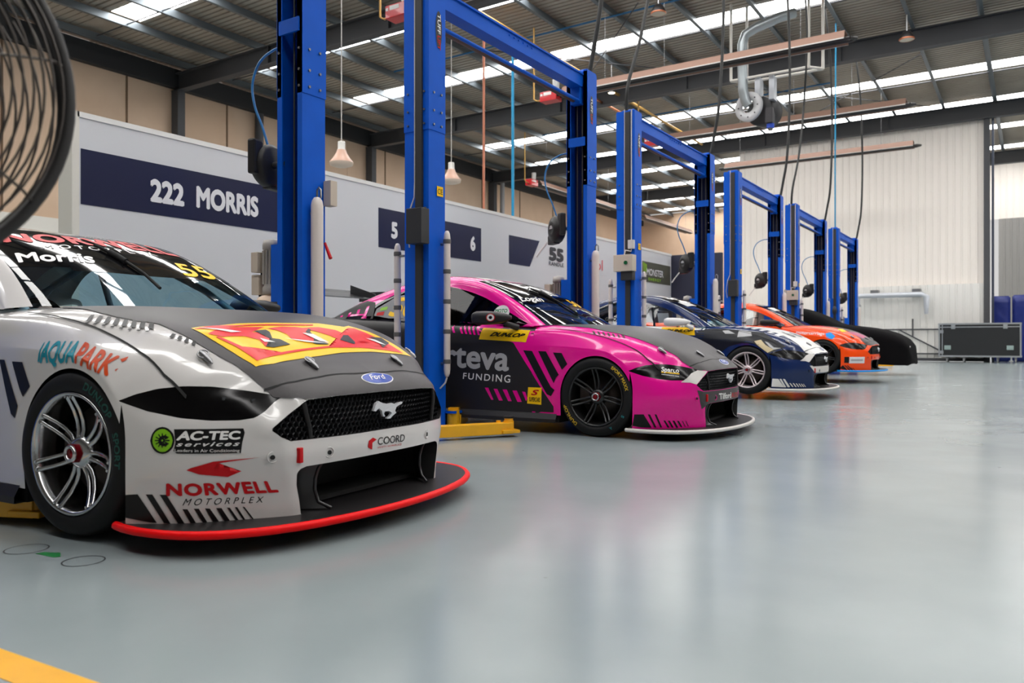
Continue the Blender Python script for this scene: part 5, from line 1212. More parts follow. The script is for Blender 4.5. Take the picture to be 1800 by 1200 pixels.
def make_arm(parent, M, e=1.15, name='lift_arm'):
    """telescopic arm along +x of M, pivot at the origin"""
    a = MB(); a.cyl((0, 0, -.085), (0, 0, .10), .065, 20)
    h_ = e*.62; a.box(.02, h_, -.075, .075, -.085, .045, bev=.008); a.prism([(.0, .04), (h_, .04), (h_*.62, .07), (h_*.3, .11), (.0, .12)], -.055, .055, lambda u, v, d: (u, d, v))
    a.box(h_*.9, e, -.060, .060, -.07, .035, bev=.006)
    a.tube([(h_*.55, -.08, -.02), (h_*.62, -.085, .02), (h_*.92, -.085, .02), (h_, -.08, -.03)], .008, 8)
    o = a.build(name, YELLOW, parent); o.matrix_basis = M
    p = MB(); p.cyl((e-.02, 0, -.06), (e-.02, 0, .05), .05, 20); p.box(e-.12, e+.06, -.085, .085, -.062, -.03, bev=.006); p.cyl((e-.02, 0, .05), (e-.02, 0, .075), .042, 20); p.cyl((e-.10, .06, -.03), (e-.10, .06, .05), .022, 12)
    q = p.build('arm_pad_holder', YELLOW, o)
    MB().cyl((e-.02, 0, .075), (e-.02, 0, .093), .05, 20).build('rubber_pad', BLACK_MATT, q)
    return o
def make_lift(n, x_post, y_near, y_far, label, raise_z=0.0, swing_near=(-35, 205), carr=True, ctrl='black', lens=(1.1, 1.1, 1.1, 1.1)):
    L = empty('two_post_lift', (x_post, y_near, 0)); L.scale = (LS, LS, LS); tag(L, label, 'car lift', 'two post lifts in a row')
    W = (y_far-y_near)/LS+PWY
    for s, yb, flip in ((0, 0.0, False), (1, W, True)):
        body, strap, inner, bolts, cab, head = PM
        po = body.build('post', BLUE, L); po.data.materials.append(STEEL); po.data.polygons.foreach_set('material_index', np.array([0 if i_ < bolts else 1 for i_ in range(len(body.F))], dtype=np.int32))
        M = Matrix.Translation((0, yb, LB)) @ (Matrix.Translation((PWX, 0, 0)) @ Matrix.Rotation(pi, 4, 'Z') if flip else Matrix())
        po.matrix_basis = M
        strap.build('cross_strap', BLUE, po); inner.build('post_hollow_shade', BLUE_SHADED, po); cab.build('lift_cable', CABLE_M, po); head.build('sheave_head', BLUE, po)
        if not flip:
            cv = MB().box(.16, .243, -.028, 0, .35, LH-.03); cv.build('cable_cover', BOX_BLK, po)
            cd = MB().tube([(.145, -.016, LH+.02), (.145, -.016, 2.4), (.14, -.018, 2.25), (.09, -.03, 2.12), (.06, -.03, 1.9), (.08, -.02, 1.75)] if ctrl == 'black' else [(.145, -.016, LH+.02), (.145, -.016, 2.2)], .007, 8)
            cd.build('white_conduit', WHT_PVC, po)
            if ctrl == 'black':
                bx = MB().box(.135, .33, -.14, -.012, 1.77, 2.12, bev=.006); bx.cyl((.16, -.03, 2.12), (.30, -.03, 2.13), .01); bx.build('control_box', BOX_BLK, po)
            elif ctrl == 'beige':
                MB().box(.02, .35, -.17, -.02, 1.91, 2.17, bev=.008).build('control_box', BEIGE, po)
                MB().cyl((.24, -.17, 2.04), (.24, -.19, 2.04), .03, 16).build('green_button', mat('green_button', rgb(10, 90, 50), .3), po)
                MB().box(.13, .33, -.13, -.01, 1.77, 1.91, bev=.006).build('release_box', BOX_BLK, po)
                b2 = MB().box(.22, .32, -.06, -.005, 2.27, 2.41, bev=.006); b2.tube([(.27, -.03, 2.28), (.27, -.04, 2.23), (.18, -.05, 2.25), (.16, -.07, 2.16)], .011, 8); b2.tube([(.265, -.02, 2.41), (.265, -.016, LH)], .010, 8); b2.build('socket', WHT_PVC, po)
            else:
                MB().lathe([(0, .04), (.06, .03), (.07, -.02)], 20, Matrix.Translation((.2, -.05, 1.8)) @ Matrix.Rotation(pi/2, 4, 'X') @ Matrix.Diagonal((1, 2.2, 1, 1))).build('control_box', BOX_BLK, po)
            MB().prism([(.04, -.02), (.22, -.02), (.22, .02), (.04, .02)], LH-.05, LH, lambda u, v, d: (u, v+.05, d)).build('top_plate', BLUE, po)
        # oval name plate on the side facing +X
        sx = (PWX+.008) if not flip else -.008; sg = 1 if not flip else -1
        z0 = 3.95; yc = .15
        ov = mesh_obj('name_plate', [(sx+sg*.001, yc+sg*u, z0+v) for u, v in OVAL], [tuple(range(28))], mat('plate_dark', rgb(40, 38, 38), .4), po)
        flat_text('TUFF', .20, .05, (sx+sg*.003, yc-sg*.02, z0+.16), (0, 0, -1), (0, sg, 0), LETTER_WHITE, 'plate_lettering', ov, .02)
        flat_text('LIFT', .14, .05, (sx+sg*.003, yc-sg*.02, z0-.06), (0, 0, -1), (0, sg, 0), LETTER_RED, 'plate_lettering', ov, .02)
        if not flip:
            st = mesh_obj('safety_sticker', [(sx+.001, .12, 2.27), (sx+.001, .22, 2.27), (sx+.001, .22, 2.37), (sx+.001, .12, 2.37)], [(0, 1, 2, 3)], LETTER_YELLOW, po)
            flat_text('CE', .08, .055, (sx+.003, .13, 2.292), (0, 1, 0), (0, 0, 1), LETTER_BLACK, 'sticker_lettering', st, .0)
        # carriage and arms
        cz = (.0 if not raise_z else (raise_z+.095)/LS-.093-LB)
        cg = MB().box(.03, PWX-.03, PWY-.06, PWY+.05, cz-.08, cz+.62); cg.box(-.10, PWX+.10, PWY+.02, PWY+.16, cz-.09, cz-.065); cg.box(-.10, PWX+.10, PWY+.02, PWY+.16, cz+.065, cz+.09)
        co = cg.build('carriage', BLUE, po)
        for k, (x, ang) in enumerate(((PWX+.04, swing_near[0] if not flip else swing_near[2]), (-.04, swing_near[1] if not flip else swing_near[3]))):
            xx = x; A = Matrix.Translation((xx, PWY+.09, cz)) @ Matrix.Rotation(math.radians(ang), 4, 'Z')
            make_arm(co, A, lens[k+(2 if flip else 0)])
    bm = MB(); zt = LH-.06+LB
    bm.box(.07, .24, .06, W-.06, zt-.17, zt); bm.box(.05, .26, .06, W-.06, zt-.012, zt+.008)
    for y in (.22, W-.30): bm.box(.08, .22, y, y+.10, zt-.40, zt-.17)
    for k in range(6): bm.cyl((.245, W*.5-.25+.1*k, zt-.05), (.255, W*.5-.25+.1*k, zt-.05), .012, 8)
    bo = bm.build('crossbeam', BLUE, L)
    MB().tube([(.20, .1, zt-.36), (.20, W-.1, zt-.36)], .022, 8).build('cutoff_bar', BLUE, L)
    MB().tube([(.12, .25, zt-.33), (.12, W-.25, zt-.33)], .04, 12).build('padded_bar', mat('pad_brown', rgb(84, 66, 62), .6), L)
    # hydraulic power unit on the far post
    y = W-PWY*.6; hp = MB(); hp.box(-.10, 0, y-.09, y+.09, 1.15, 1.65); hp.build('bracket', BLUE, L).location.z = LB
    mo = MB(); mo.lathe([(0, 1.72), (.075, 1.70), (.085, 1.66), (.085, 1.62), (.07, 1.62), (.07, 1.30), (.085, 1.28), (.085, 1.22), (0, 1.22)], 24, Matrix.Translation((-.19, y, 0)))
    for k in range(14):
        a = 2*pi*k/14; mo.box(-.19+.08*math.cos(a)-.005, -.19+.08*math.cos(a)+.005, y+.08*math.sin(a)-.005, y+.08*math.sin(a)+.005, 1.31, 1.61)
    m_ = mo.build('pump_motor', mat('motor_grey', rgb(176, 170, 164), .45, .3), L); m_.location.z = LB
    MB().box(-.37, -.28, y-.09, y+.05, 1.42, 1.60, bev=.006).build('terminal_box', BEIGE, m_); MB().box(-.40, -.30, y-.06, y+.06, 1.22, 1.40, bev=.006).build('switch_box', BEIGE, m_)
    tk = MB().lathe([(0, 1.26), (.06, 1.26), (.06, 1.22), (.12, 1.19), (.14, 1.13), (.14, .80), (.12, .76), (0, .76)], 24, Matrix.Translation((-.20, y, 0))); tk.build('oil_tank', mat('tank_plastic', rgb(214, 186, 158), .35), m_)
    MB().tube([(-.30, y, 1.5), (-.34, y-.02, 1.3), (-.30, y-.04, 1.15), (-.26, y-.02, 1.08)], .012, 8).build('pump_hose', BLACK_MATT, m_)
    if n == 0:
        yb = W; MB().box(PWX+.01, PWX+.10, yb-.03, yb+.05, 1.98+LB, 2.20+LB, bev=.006).build('isolator_box', BEIGE, L)
        MB().tube([(PWX+.02, yb-.02, 1.66+LB), (PWX+.10, yb-.03, 1.52+LB)], [.012, .016], 8).build('release_handle', LETTER_RED, L)
    return L
LIFTS = [
    (-4.903, 1.133, 4.168, 'nearest blue two post lift, one yellow arm swung out before the pink car', 0, (22, 188, -20, 240), 'black'),
    (-4.764, 5.504, 8.501, 'blue two post lift around the pink car', 0, (120, 179, -20, 190), 'black'),
    (-4.986, 10.350, 13.482, 'blue two post lift around the navy car, with a beige control box', 0.07, (40, 150, 40, 150), 'beige'),
    (-5.014, 15.150, 18.200, 'blue two post lift around the orange car', 0.165, (40, 150, 40, 150), 'black'),
    (-4.986, 19.602, 22.608, 'blue two post lift around the cloth covered car', 0.2, (40, 150, 40, 150), 'beige'),
    (-4.986, 24.390, 27.225, 'blue two post lift at the far end of the row', 0, (-8, 200, -20, 190), 'oval'),
]
for i, (x_, a, b, lab, rz, sw, ct) in enumerate(LIFTS):
    make_lift(i, x_, a, b, lab, rz, sw, False, ct, (1.1, 1.1, 1.1, 2.0) if i == 0 else (1.1, 1.1, 1.1, 1.1))

# ---- lamps on the posts
def ordinal_label(base, tail): return base+' '+tail
def post_tube(x, y, z0, z1, r, label, grp, wide):
    t = empty('work_lamp', (x, y, z0)); tag(t, label, 'lamp', grp)
    b = MB(); prof = [(0, z1-z0), (r*.5, z1-z0-.005), (r*.85, z1-z0-.03), (r, z1-z0-.07), (r, .07), (r*.85, .03), (r*.5, .005), (0, 0)]
    b.lathe(prof, 24); b.build('lamp_tube', LAMP_TUBE, t)
    if wide:
        MB().tube([(0, 0, z1-z0-.01), (.0, 0, z1-z0+.05), (.02, 0, z1-z0+.07), (.04, 0, z1-z0+.05), (.04, 0, z1-z0-.01)], .008, 8).build('hanging_loop', STEEL, t)
    else:
        for k in range(5):
            c = MB(); c.lathe([(r+.002, .12+k*(z1-z0-.24)/4), (r+.004, .12+k*(z1-z0-.24)/4+.01), (r+.004, .12+k*(z1-z0-.24)/4+.03), (r+.002, .12+k*(z1-z0-.24)/4+.04)], 20)
            c.build('clip', mat('clip_grey', rgb(96, 92, 90), .5), t)
    for z in (.12, z1-z0-.12): MB().cyl((-r*.5, 0, z), (-r-.05, 0, z), .012, 8).build('bracket', STEEL, t)
    MB().tube([(0, 0, .0), (-.01, -.01, -.05), (-.06, -.02, -.10), (-.10, -.02, -.10)], .008, 8).build('lamp_lead', WHT_PVC, t)
    return t
who = ['white car', 'pink car', 'navy car', 'orange car', 'covered car', 'empty far bay']
PX_ = PWX*LS
for i, (x_, a, b, *_r) in enumerate(LIFTS):
    post_tube(x_+PX_+.065, b+.09, .70, 1.90, .047, 'fat white tube lamp on the far post of the %s lift' % who[i], 'fat tube lamps on the far posts', True)
    if i: post_tube(x_+PX_+.065, a+.18, .48, 1.80, .031, 'slim white tube lamp, right side of the near post, %s lift' % who[i], 'slim tube lamps on the near posts', False)
    if i in (1, 2, 3): 
        o = post_tube(x_-.105, a+.02, .48, 1.70, .031, 'slim white tube lamp, left side of the near post, %s lift' % who[i], 'slim tube lamps on the near posts', False); o.rotation_euler = (0, 0, pi)
# ---- hose reels beside the far posts
HOSE_BLUE = mat('air_hose_blue', rgb(40, 120, 180), .4)
for i, (x_, a, b, *_r) in enumerate(LIFTS):
    c = Vector((x_-.18, b+.06, 2.19)); R = empty('hose_reel', c); R.scale = (.9, .9, .9); tag(R, 'black hose reel on the left of the far post of the %s lift' % who[i], 'hose reel', 'hose reels on the lift posts')
    Mx = Matrix.Rotation(math.radians(-35 if i else -80), 4, 'Z') @ Matrix.Rotation(pi/2, 4, 'X')
    d = MB().lathe([(0, .075), (.05, .075), (.06, .085), (.10, .085), (.115, .07), (.16, .06), (.185, .03), (.185, -.05), (.15, -.075), (0, -.08)], 36, Mx)
    h = d.build('drum', BLACK_SATIN, R)
    g = MB(); g.box(-.20, .02, -.05, .05, -.20, -.07, bev=.02); g.box(.10, .22, -.04, .04, -.1, .2, bev=.02)
    g.V = [Mx.to_3x3() @ Matrix.Rotation(-pi/2, 3, 'X') @ Vector(v) for v in g.V]; g.build('hose_guide', BLACK_SATIN, R)
    ov = MB().lathe([(0, .0885), (.05, .0885)], 24, Mx, arc=pi); ov.V = [Vector(v) for v in ov.V]; ov.build('maker_label', LETTER_GREY, R)
    if i: MB().tube([(-.12, -.05, -.18), (-.2, -.1, -.3), (-.25, -.12, -.38)], .012, 8).build('hose_tail', WHT_PVC, R)
    MB().cyl((.05, .0, .0), (.21, .02, .0), .03, 10).build('reel_bracket', STEEL, R)
    z0 = .18
    loop = [(.0, 0, z0), (-.06, -.01, .35), (-.14, -.03, .55), (-.17, -.03, .75), (-.10, -.01, .93), (.05, .02, 1.02), (.19, .05, 1.03)]
    sm = [Vector(p) for p in herm(np.arange(7.0), np.array(loop), np.linspace(0, 6, 40))]
    MB().tube(sm, .011, 8).build('air_hose', HOSE_BLUE, R)
# ---- power leads dropping from the roof to the lifts
def lead(name, pts, r, m, label, cat='cable', group=None):
    P_ = herm(np.arange(float(len(pts))), np.array(pts, float), np.linspace(0, len(pts)-1, 44))
    o = MB().tube([Vector(p) for p in P_], r, 8).build(name, m); tag(o, label, cat, group); return o
LEAD = mat('black_lead', rgb(28, 28, 29), .5)
for i, (x_, a, b, *_r) in enumerate(LIFTS):
    x_ += .25; zt_ = (LH+LB)*LS+.012
    if i > 0: lead('power_lead', [(x_, b+.12, zt_), (x_+.05, b+.14, zt_+.3), (x_+.13, b+.18, 5.0), (x_+.13, b+.4, 6.4), (x_+.08, b+.55, 7.9), (x_+.02, b+.55, 9.0), (-4.83, b+.55, 10.06)], .028, LEAD, 'black power lead from roof to the far post of the %s lift' % who[i], 'cable', 'black leads hanging from the roof')
    if i in (2, 4): lead('power_lead', [(x_-.12, a+.04, zt_), (x_-.09, a+.05, zt_+.4), (x_-.02, a+.4, 5.4), (x_-.02, a+.95, 7.0), (x_, a+1.1, 8.6), (-4.83, a+1.1, 10.06)], .025, LEAD, 'black power lead from roof to the near post of the %s lift' % who[i], 'cable', 'black leads hanging from the roof')
lead('air_line', [(-4.83, 24.55, 4.07), (-4.83, 24.55, 6), (-4.82, 24.55, 8), (-4.81, 24.55, 10.06)], .02, mat('air_line_blue', rgb(30, 150, 200), .4), 'sky blue air line dropping from the roof to the farthest lift', 'pipe')

# ================================================================== ROOF SERVICES
HEAT = mat('heater_copper', rgb(142, 110, 95), .5, .2); HEAT_IN = mat('heater_inside', rgb(70, 68, 68), .4, .5)
def heater(x0, x1, y, z, label, box=True, along='X'):
    h = empty('radiant_heater', ((x0+x1)/2, y, z)); tag(h, label, 'heater', 'long radiant tube heaters under the roof'); l = (x1-x0)/2
    if along == 'Y': h.rotation_euler.z = pi/2
    r = MB(); pr = [(-.26, -.10), (-.15, .10), (.15, .10), (.26, -.10), (.265, -.12), (.25, -.12), (.14, .085), (-.14, .085), (-.25, -.12), (-.265, -.12)]
    r.prism(pr, -l, l, lambda u, v, d: (d, u, v)); r.build('reflector', HEAT, h)
    e = MB()
    for s in (-1, 1): e.box(-l, l, s*.262-.008, s*.262+.008, -.125, -.10)
    e.build('reflector_edge', mat('edge_pale', rgb(220, 216, 212), .4), h)
    t = MB()
    for s in (-1, 1): t.tube([(-l-.25, s*.10, -.08), (l+.1, s*.10, -.08)], .045, 10)
    t.tube([(l+.1, -.10, -.08), (l+.22, 0, -.08), (l+.1, .10, -.08)], .045, 10); t.build('heater_tube', HEAT_IN, h)
    k = MB(); k.tube([(-l+.02, 0, .112), (l-.02, 0, .112)], .012, 6)
    for q in (-.8, 0, .8):
        u = q*l
        if along == 'X': u = -24.1+1.76*round(((x0+x1)/2+u+24.1)/1.76)-(x0+x1)/2
        for s in (-1, 1): k.tube([(u, s*.2, 0), (u, 0, .112), (u, -s*.1, .09)], .006, 6)
        k.tube([(u, 0, .1), (u, 0, 10.07-z)], .006, 6)
    k.build('hanger', STEEL, h)
    if box:
        b = MB().box(-l-.75, -l-.2, -.17, .17, -.22, .06, bev=.015).build('burner_box', mat('burner_red', rgb(196, 16, 30), .35, coat=.3), h)
        MB().box(-l-.62, -l-.36, -.176, -.168, -.06, .03).build('burner_label', LETTER_WHITE, b)
        MB().box(-l-.73, -l-.66, -.176, -.168, -.06, .0).build('burner_label', LETTER_WHITE, b)
        MB().lathe([(.10, -.05), (.10, .30)], 20, Matrix.Translation((-l-.3, 0, .1))).build('flue', mat('galvanised', rgb(186, 188, 188), .35, .7), b)
        g = MB().tube([(-l-.78, 0, -.12), (-l-.95, 0, -.12), (-l-1.05, 0, -.05), (-l-1.05, 0, 10.06-z)], .025, 8); g.build('gas_pipe', mat('gas_yellow', rgb(206, 160, 84), .5), h)
        MB().tube([(-l-.76, -.05, -.16), (-l-.85, -.05, -.2), (-l-.95, -.04, -.14)], .012, 6).build('gas_hose', BLACK_MATT, b)
    return h
heater(-11.0, -2.0, 13.1, 8.0, 'copper tube heater with red burner hanging between the two nearest blue posts')
heater(-11.3, -3.7, 20.05, 8.0, 'copper coloured tube heater passing in front of the white hanging frame')
heater(-10.9, -3.2, 26.6, 8.0, 'copper coloured tube heater passing just below the white hanging frame and reel')
heater(-10.6, -3.65, 32.3, 8.0, 'lowest copper coloured tube heater, crossing the white far wall', False)
heater(-22.86, -14.86, 34.9, 8.0, 'pale tube heater running along the left wall above the partition', True, 'Y')
heater(-22.66, -15.06, 46.3, 8.0, 'dark tube heater along the left wall between the navy and orange car lifts', False, 'Y')
# pendant lamps
def pendant(x, y, z, label):
    p_ = empty('pendant_lamp', (x, y, z)); tag(p_, label, 'lamp', 'bell shaped pendant lamps')
    MB().lathe([(.10, .28), (.13, .20), (.20, .08), (.27, 0), (.275, -.02)], 32).build('lamp_shade', mat('lamp_shade', rgb(222, 178, 156), .35, coat=.3), p_)
    MB().lathe([(.275, -.02), (.26, -.08), (.15, -.12), (0, -.125)], 32).build('diffuser', mat('lamp_diffuser', rgb(228, 206, 188), .3), p_)
    MB().lathe([(0, .47), (.08, .47), (.085, .45), (.085, .30), (.10, .28)], 24).build('lamp_housing', mat('lamp_white', rgb(228, 224, 218), .4), p_)
    MB().tube([(0, 0, .47), (0, 0, 10.06-z)], .012, 6).build('hanging_rod', WHT_PVC, p_)
pendant(-13.54, 13.4, 5.0, 'bell shaped pendant lamp right of the nearest blue post')
pendant(-13.54, 17.6, 5.3, 'bell shaped pendant lamp partly behind the second blue post')
def highbay(x, y, z, label):
    p_ = empty('high_bay_lamp', (x, y, z)); tag(p_, label, 'lamp', 'round high bay lamps under the roof')
    MB().lathe([(0, .22), (.10, .22), (.14, .16), (.20, .04), (.20, 0)], 28).build('lamp_housing', BLACK_SATIN, p_)
    MB().lathe([(.202, .02), (.208, .0), (.19, -.02)], 28).build('lamp_rim', mat('rim_copper', rgb(196, 120, 84), .4, .3), p_)
    MB().lathe([(.19, -.01), (0, -.015)], 28).build('lamp_glass', mat('lamp_glass', rgb(200, 190, 170), .3), p_)
    MB().cyl((0, 0, .2), (0, 0, 10.06-z), .02, 8).build('lamp_stem', STEEL, p_)
highbay(-8.28, 19.7, 9.45, 'black high bay lamp with copper rim, at the top edge of the view')
highbay(-3.0, 25.0, 9.35, 'round high bay lamp beside the steel beam at top right')
def small_lit(x, y, z, label):
    o = empty('down_lamp', (x, y, z)); tag(o, label, 'lamp', 'small lit roof lamps')
    MB().lathe([(0, .14), (.08, .14), (.12, .02), (.12, 0)], 20).build('lamp_housing', BLACK_SATIN, o)
    MB().lathe([(.11, .005), (0, .003)], 20).build('lamp_lens', mat('warm_lens', (.9, .8, .6), .3, emit=(1, .86, .6), estr=8), o)
    MB().cyl((0, 0, .13), (0, 0, 10.06-z), .012, 8).build('lamp_stem', STEEL, o)
small_lit(-8.28, 30.6, 9.5, 'small lit lamp under the roof right of the hanging reel')
small_lit(-11.8, 24.1, 9.1, 'small lit lamp above the far post of the pink car lift')
small_lit(-15.32, 41.5, 9.1, 'small lit lamp under the roof seen between the navy car lift posts')
# exhaust extraction reel in its hanging frame
FX = [(-6.95, 21.6), (-6.62, 21.95), (-4.9, 21.6), (-4.62, 21.95)]
ex = empty('exhaust_reel', (-6.2, 21.7, 7.2)); tag(ex, 'exhaust extraction reel with black drum hanging in a white tube frame', 'exhaust reel')
exo = Vector((-6.2, 21.7, 7.2))
WT = mat('frame_white', rgb(226, 222, 214), .4)
fm = MB()
def ex_add(mb, name, m, parent=ex): return mb.build(name, m, parent)
q = [Vector((x, y, 0))-Vector((exo.x, exo.y, 0)) for x, y in FX]; zb = 7.95-exo.z; zt = 10.06-exo.z
for v in q: fm.tube([v+Vector((0, 0, zb)), v+Vector((0, 0, zt))], .04, 8)
for a, b in ((0, 1), (2, 3), (0, 2), (1, 3)): fm.tube([q[a]+Vector((0, 0, zb)), q[b]+Vector((0, 0, zb))], .04, 8)
ex_add(fm, 'frame', WT)
Rm = Matrix.Translation((-.30, 0, 0)) @ Matrix.Rotation(math.radians(-14), 4, 'Z') @ Matrix.Rotation(pi/2, 4, 'X')
ex_add(MB().lathe([(0, -.32), (.36, -.32), (.40, -.28), (.40, .20), (.36, .24), (0, .24)], 36, Matrix.Translation((.30, .42, -.10)) @ Rm), 'drum', mat('drum_black', rgb(44, 43, 46), .5))
fc = ex_add(MB().lathe([(.17, .0), (.17, .03), (.395, .03), (.40, .01), (.40, -.06)], 40, Rm), 'drum_face', mat('face_grey', rgb(206, 206, 208), .4))
bb = MB()
for k in range(8):
    a = 2*pi*k/8; c = Rm @ Vector((.29*math.cos(a), .29*math.sin(a), .03)); e = Rm @ Vector((.29*math.cos(a), .29*math.sin(a), .045)); bb.cyl(c, e, .018, 8)
bb.build('bolt', BLACK_MATT, fc)
dp = MB(); dp.tube([(.85, .3, 2.4), (.55, .1, 2.3), (-.1, -.05, 2.08), (-.36, -.08, 1.95), (-.44, -.10, 1.7), (-.44, -.10, 1.1), (-.42, -.10, .45), (-.36, -.10, .15), (-.28, -.06, 0)], [.13]*9, 18)
ex_add(dp, 'duct', mat('duct_galvanised', rgb(170, 178, 182), .35, .6))
hg = MB().box(-.12, .02, -.05, .3, .25, zb, bev=.01); hg.box(.25, .38, -.02, .3, .1, zb, bev=.01); ex_add(hg, 'hanger_bracket', mat('bracket_grey', rgb(190, 194, 200), .4, .3))
ex_add(MB().box(.14, .34, .0, .28, -.52, -.1, bev=.02), 'hose_outlet', mat('outlet_dark', rgb(50, 48, 52), .5))
ex_add(MB().cyl((.25, .14, -.52), (.25, .14, -.64), .10, 18), 'blue_collar', mat('collar_blue', rgb(20, 70, 190), .4))
ex_add(MB().cyl((.25, .14, -.64), (.25, .14, -.70), .075, 18, .06), 'nozzle', STEEL)
# service pipes
GASM = MATS['gas_yellow']
def pipe(pts, r, m, label): o = MB().tube(pts, r, 8).build('service_pipe', m); tag(o, label, 'pipe'); return o
pipe([(-12.6, 10, 9.75), (-12.6, 35, 9.75)], .05, GASM, 'upper yellow gas pipe running along the roof over the pink car')
pipe([(-13.3, 10, 9.6), (-13.3, 31, 9.6)], .05, mat('copper_pipe', rgb(196, 128, 90), .4, .4), 'copper coloured pipe beside the yellow gas pipe along the roof')
pipe([(-13, 18.4, 0), (-13, 18.4, 9.8)], .035, mat('orange_pipe', rgb(205, 128, 100), .5), 'thin orange vertical pipe rising behind the white partition')
pipe([(-13, 19.9, 0), (-13, 19.9, 9.8)], .045, MATS['air_line_blue'], 'sky blue vertical pipe rising behind the white partition')
pipe([(-18.3, 20.6, 10.03), (-4, 20.4, 10.03)], .03, mat('conduit_blue', rgb(36, 96, 140), .5), 'dark blue conduit crossing under the roof above the pink car')
pipe([(-18.4, 30.6, 10.03), (-6, 30.0, 10.03)], .03, MATS['conduit_blue'], 'dark blue conduit crossing under the roof farther back')
pipe([(-24.78, 20.2, 0), (-24.78, 20.2, 9.5)], .16, STEEL_DK, 'dark grey downpipe on the beige wall left of the nearest blue post')
pipe([(-24.4, 36.3, 0), (-24.4, 36.3, 9.5)], .13, mat('pipe_grey', rgb(150, 148, 150), .5), 'pale grey downpipe on the beige wall behind the orange pipe')
# pipe on the far wall
fp = MB().tube([(-6.12, 35.7, 2.15), (-6.12, 35.7, 2.6), (-6.05, 35.7, 2.69), (-3.75, 35.7, 2.69), (-3.58, 35.7, 2.60), (-3.58, 35.7, 1.9)], [.08, .08, .10, .11, .12, .07], 14)
o = fp.build('exhaust_pipe', mat('pale_pipe', rgb(198, 202, 210), .35, .3)); tag(o, 'pale grey pipe bent down at both ends, fixed to the white far wall', 'pipe')
for x in (-5.5, -3.95): MB().box(x-.15, x+.15, 35.72, 36.05, 2.78, 2.92).build('pipe_bracket', STEEL, o)

# ================================================================== FAR END
ALU = mat('aluminium_edge', rgb(190, 194, 196), .3, .8); CASE_BLK = mat('case_black', rgb(20, 23, 26), .5)
fc_ = empty('flight_case', (-1.72, 35.2, 0)); tag(fc_, 'large black flight case with aluminium edges on castors', 'flight case')
cx0, cx1, cz0, cz1 = -1.35, 1.35, .21, 1.50
MB().box(cx0+.01, cx1-.01, -.44, .44, cz0+.01, cz1-.01).build('case_body', CASE_BLK, fc_)
e = MB()
for y in (-.44, .44):
    for z in (cz0+.03, cz1-.03, cz1-.15): e.box(cx0, cx1, y-.012, y+.012, z-.03 if z != cz1-.15 else z-.018, z+.03 if z != cz1-.15 else z+.018)
    for x in (cx0+.025, cx1-.025, cx0+.13): e.box(x-.025 if x != cx0+.13 else x-.014, x+.025 if x != cx0+.13 else x+.014, y-.013, y+.013, cz0, cz1)
for x in (cx0, cx1):
    for z in (cz0+.03, cz1-.03): e.box(x-.012, x+.012, -.44, .44, z-.03, z+.03)
e.build('aluminium_edge', ALU, fc_)
for x in (cx0+.5, cx1-.5): 
    l = MB().box(x-.07, x+.07, -.462, -.45, cz1-.22, cz1-.06, bev=.004); l.cyl((x-.03, -.465, cz1-.14), (x+.03, -.465, cz1-.14), .02, 12); l.build('latch', ALU, fc_)
for z in (cz0+.18, cz1-.32): MB().box(cx0+.03, cx0+.17, -.462, -.45, z-.06, z+.06, bev=.004).build('latch', ALU, fc_)
for x in (cx0+.31, cx1-.35):
    h = MB().box(x-.11, x+.11, -.46, -.45, cz0+.28, cz0+.44, bev=.004); h.tube([(x-.07, -.475, cz0+.36), (x+.07, -.475, cz0+.36)], .012, 8); h.build('handle', mat('handle_pale', rgb(170, 190, 186), .35, .5), fc_)
for x in (cx0+.28, cx0+.85, cx1-.75, cx1-.18):
    for y in (-.32, .32):
        c = MB(); c.cyl((x-.02, y, .065), (x+.02, y, .065), .065, 18); c.box(x-.035, x+.035, y-.03, y+.03, .09, .21); c.build('castor', mat('castor_grey', rgb(150, 150, 152), .5), fc_)
PAD = mat('blue_vinyl_pad', rgb(10, 34, 116), .42, bump=(5, .5))
def pad(x0, x1, y, h, label):
    b = bmesh.new(); bmesh.ops.create_cube(b, size=1); 
    for v in b.verts: v.co = Vector(((x0+x1)/2+v.co.x*(x1-x0), y+v.co.y*.5, h/2+v.co.z*h))
    bmesh.ops.bevel(b, geom=b.edges[:], offset=.05, segments=3, affect='EDGES'); bmesh.ops.subdivide_edges(b, edges=[e for e in b.edges if e.calc_length() > .3], cuts=10, use_grid_fill=True)
    for v in b.verts:
        if v.co.z > .1: v.co.y += .03*math.sin(v.co.z*7+v.co.x*3)*math.sin(v.co.x*9+v.co.z*4)
    me = bpy.data.meshes.new('padded_cover'); b.to_mesh(me); b.free(); me.materials.append(PAD); me.polygons.foreach_set('use_smooth', np.ones(len(me.polygons), bool))
    o = bpy.data.objects.new('padded_cover', me); COL.objects.link(o); tag(o, label, 'cover', 'blue padded covers behind the flight case')
pad(-1.40, -.76, 37.2, 2.6, 'blue padded cover behind the flight case, next to the white wall')
pad(-.70, .3, 37.2, 2.63, 'blue padded cover behind the flight case, at the right edge')

# black barrels by the orange car lift
for z, lab in ((0, 'black drum under another behind the orange car lift'), (.62, 'black drum stacked on another behind the orange car lift')):
    d_ = empty('oil_drum', (-6.4, 24.3, z)); tag(d_, lab, 'drum', 'stacked black drums')
    MB().lathe([(0, 0), (.24, 0), (.25, .02), (.25, .2), (.258, .21), (.25, .22), (.25, .40), (.258, .41), (.25, .42), (.25, .6), (.24, .615), (0, .615)], 32).build('drum_body', BLACK_SATIN, d_)
    MB().box(.0, .12, -.262, -.248, .2, .42).build('drum_label', LETTER_GREY, d_)

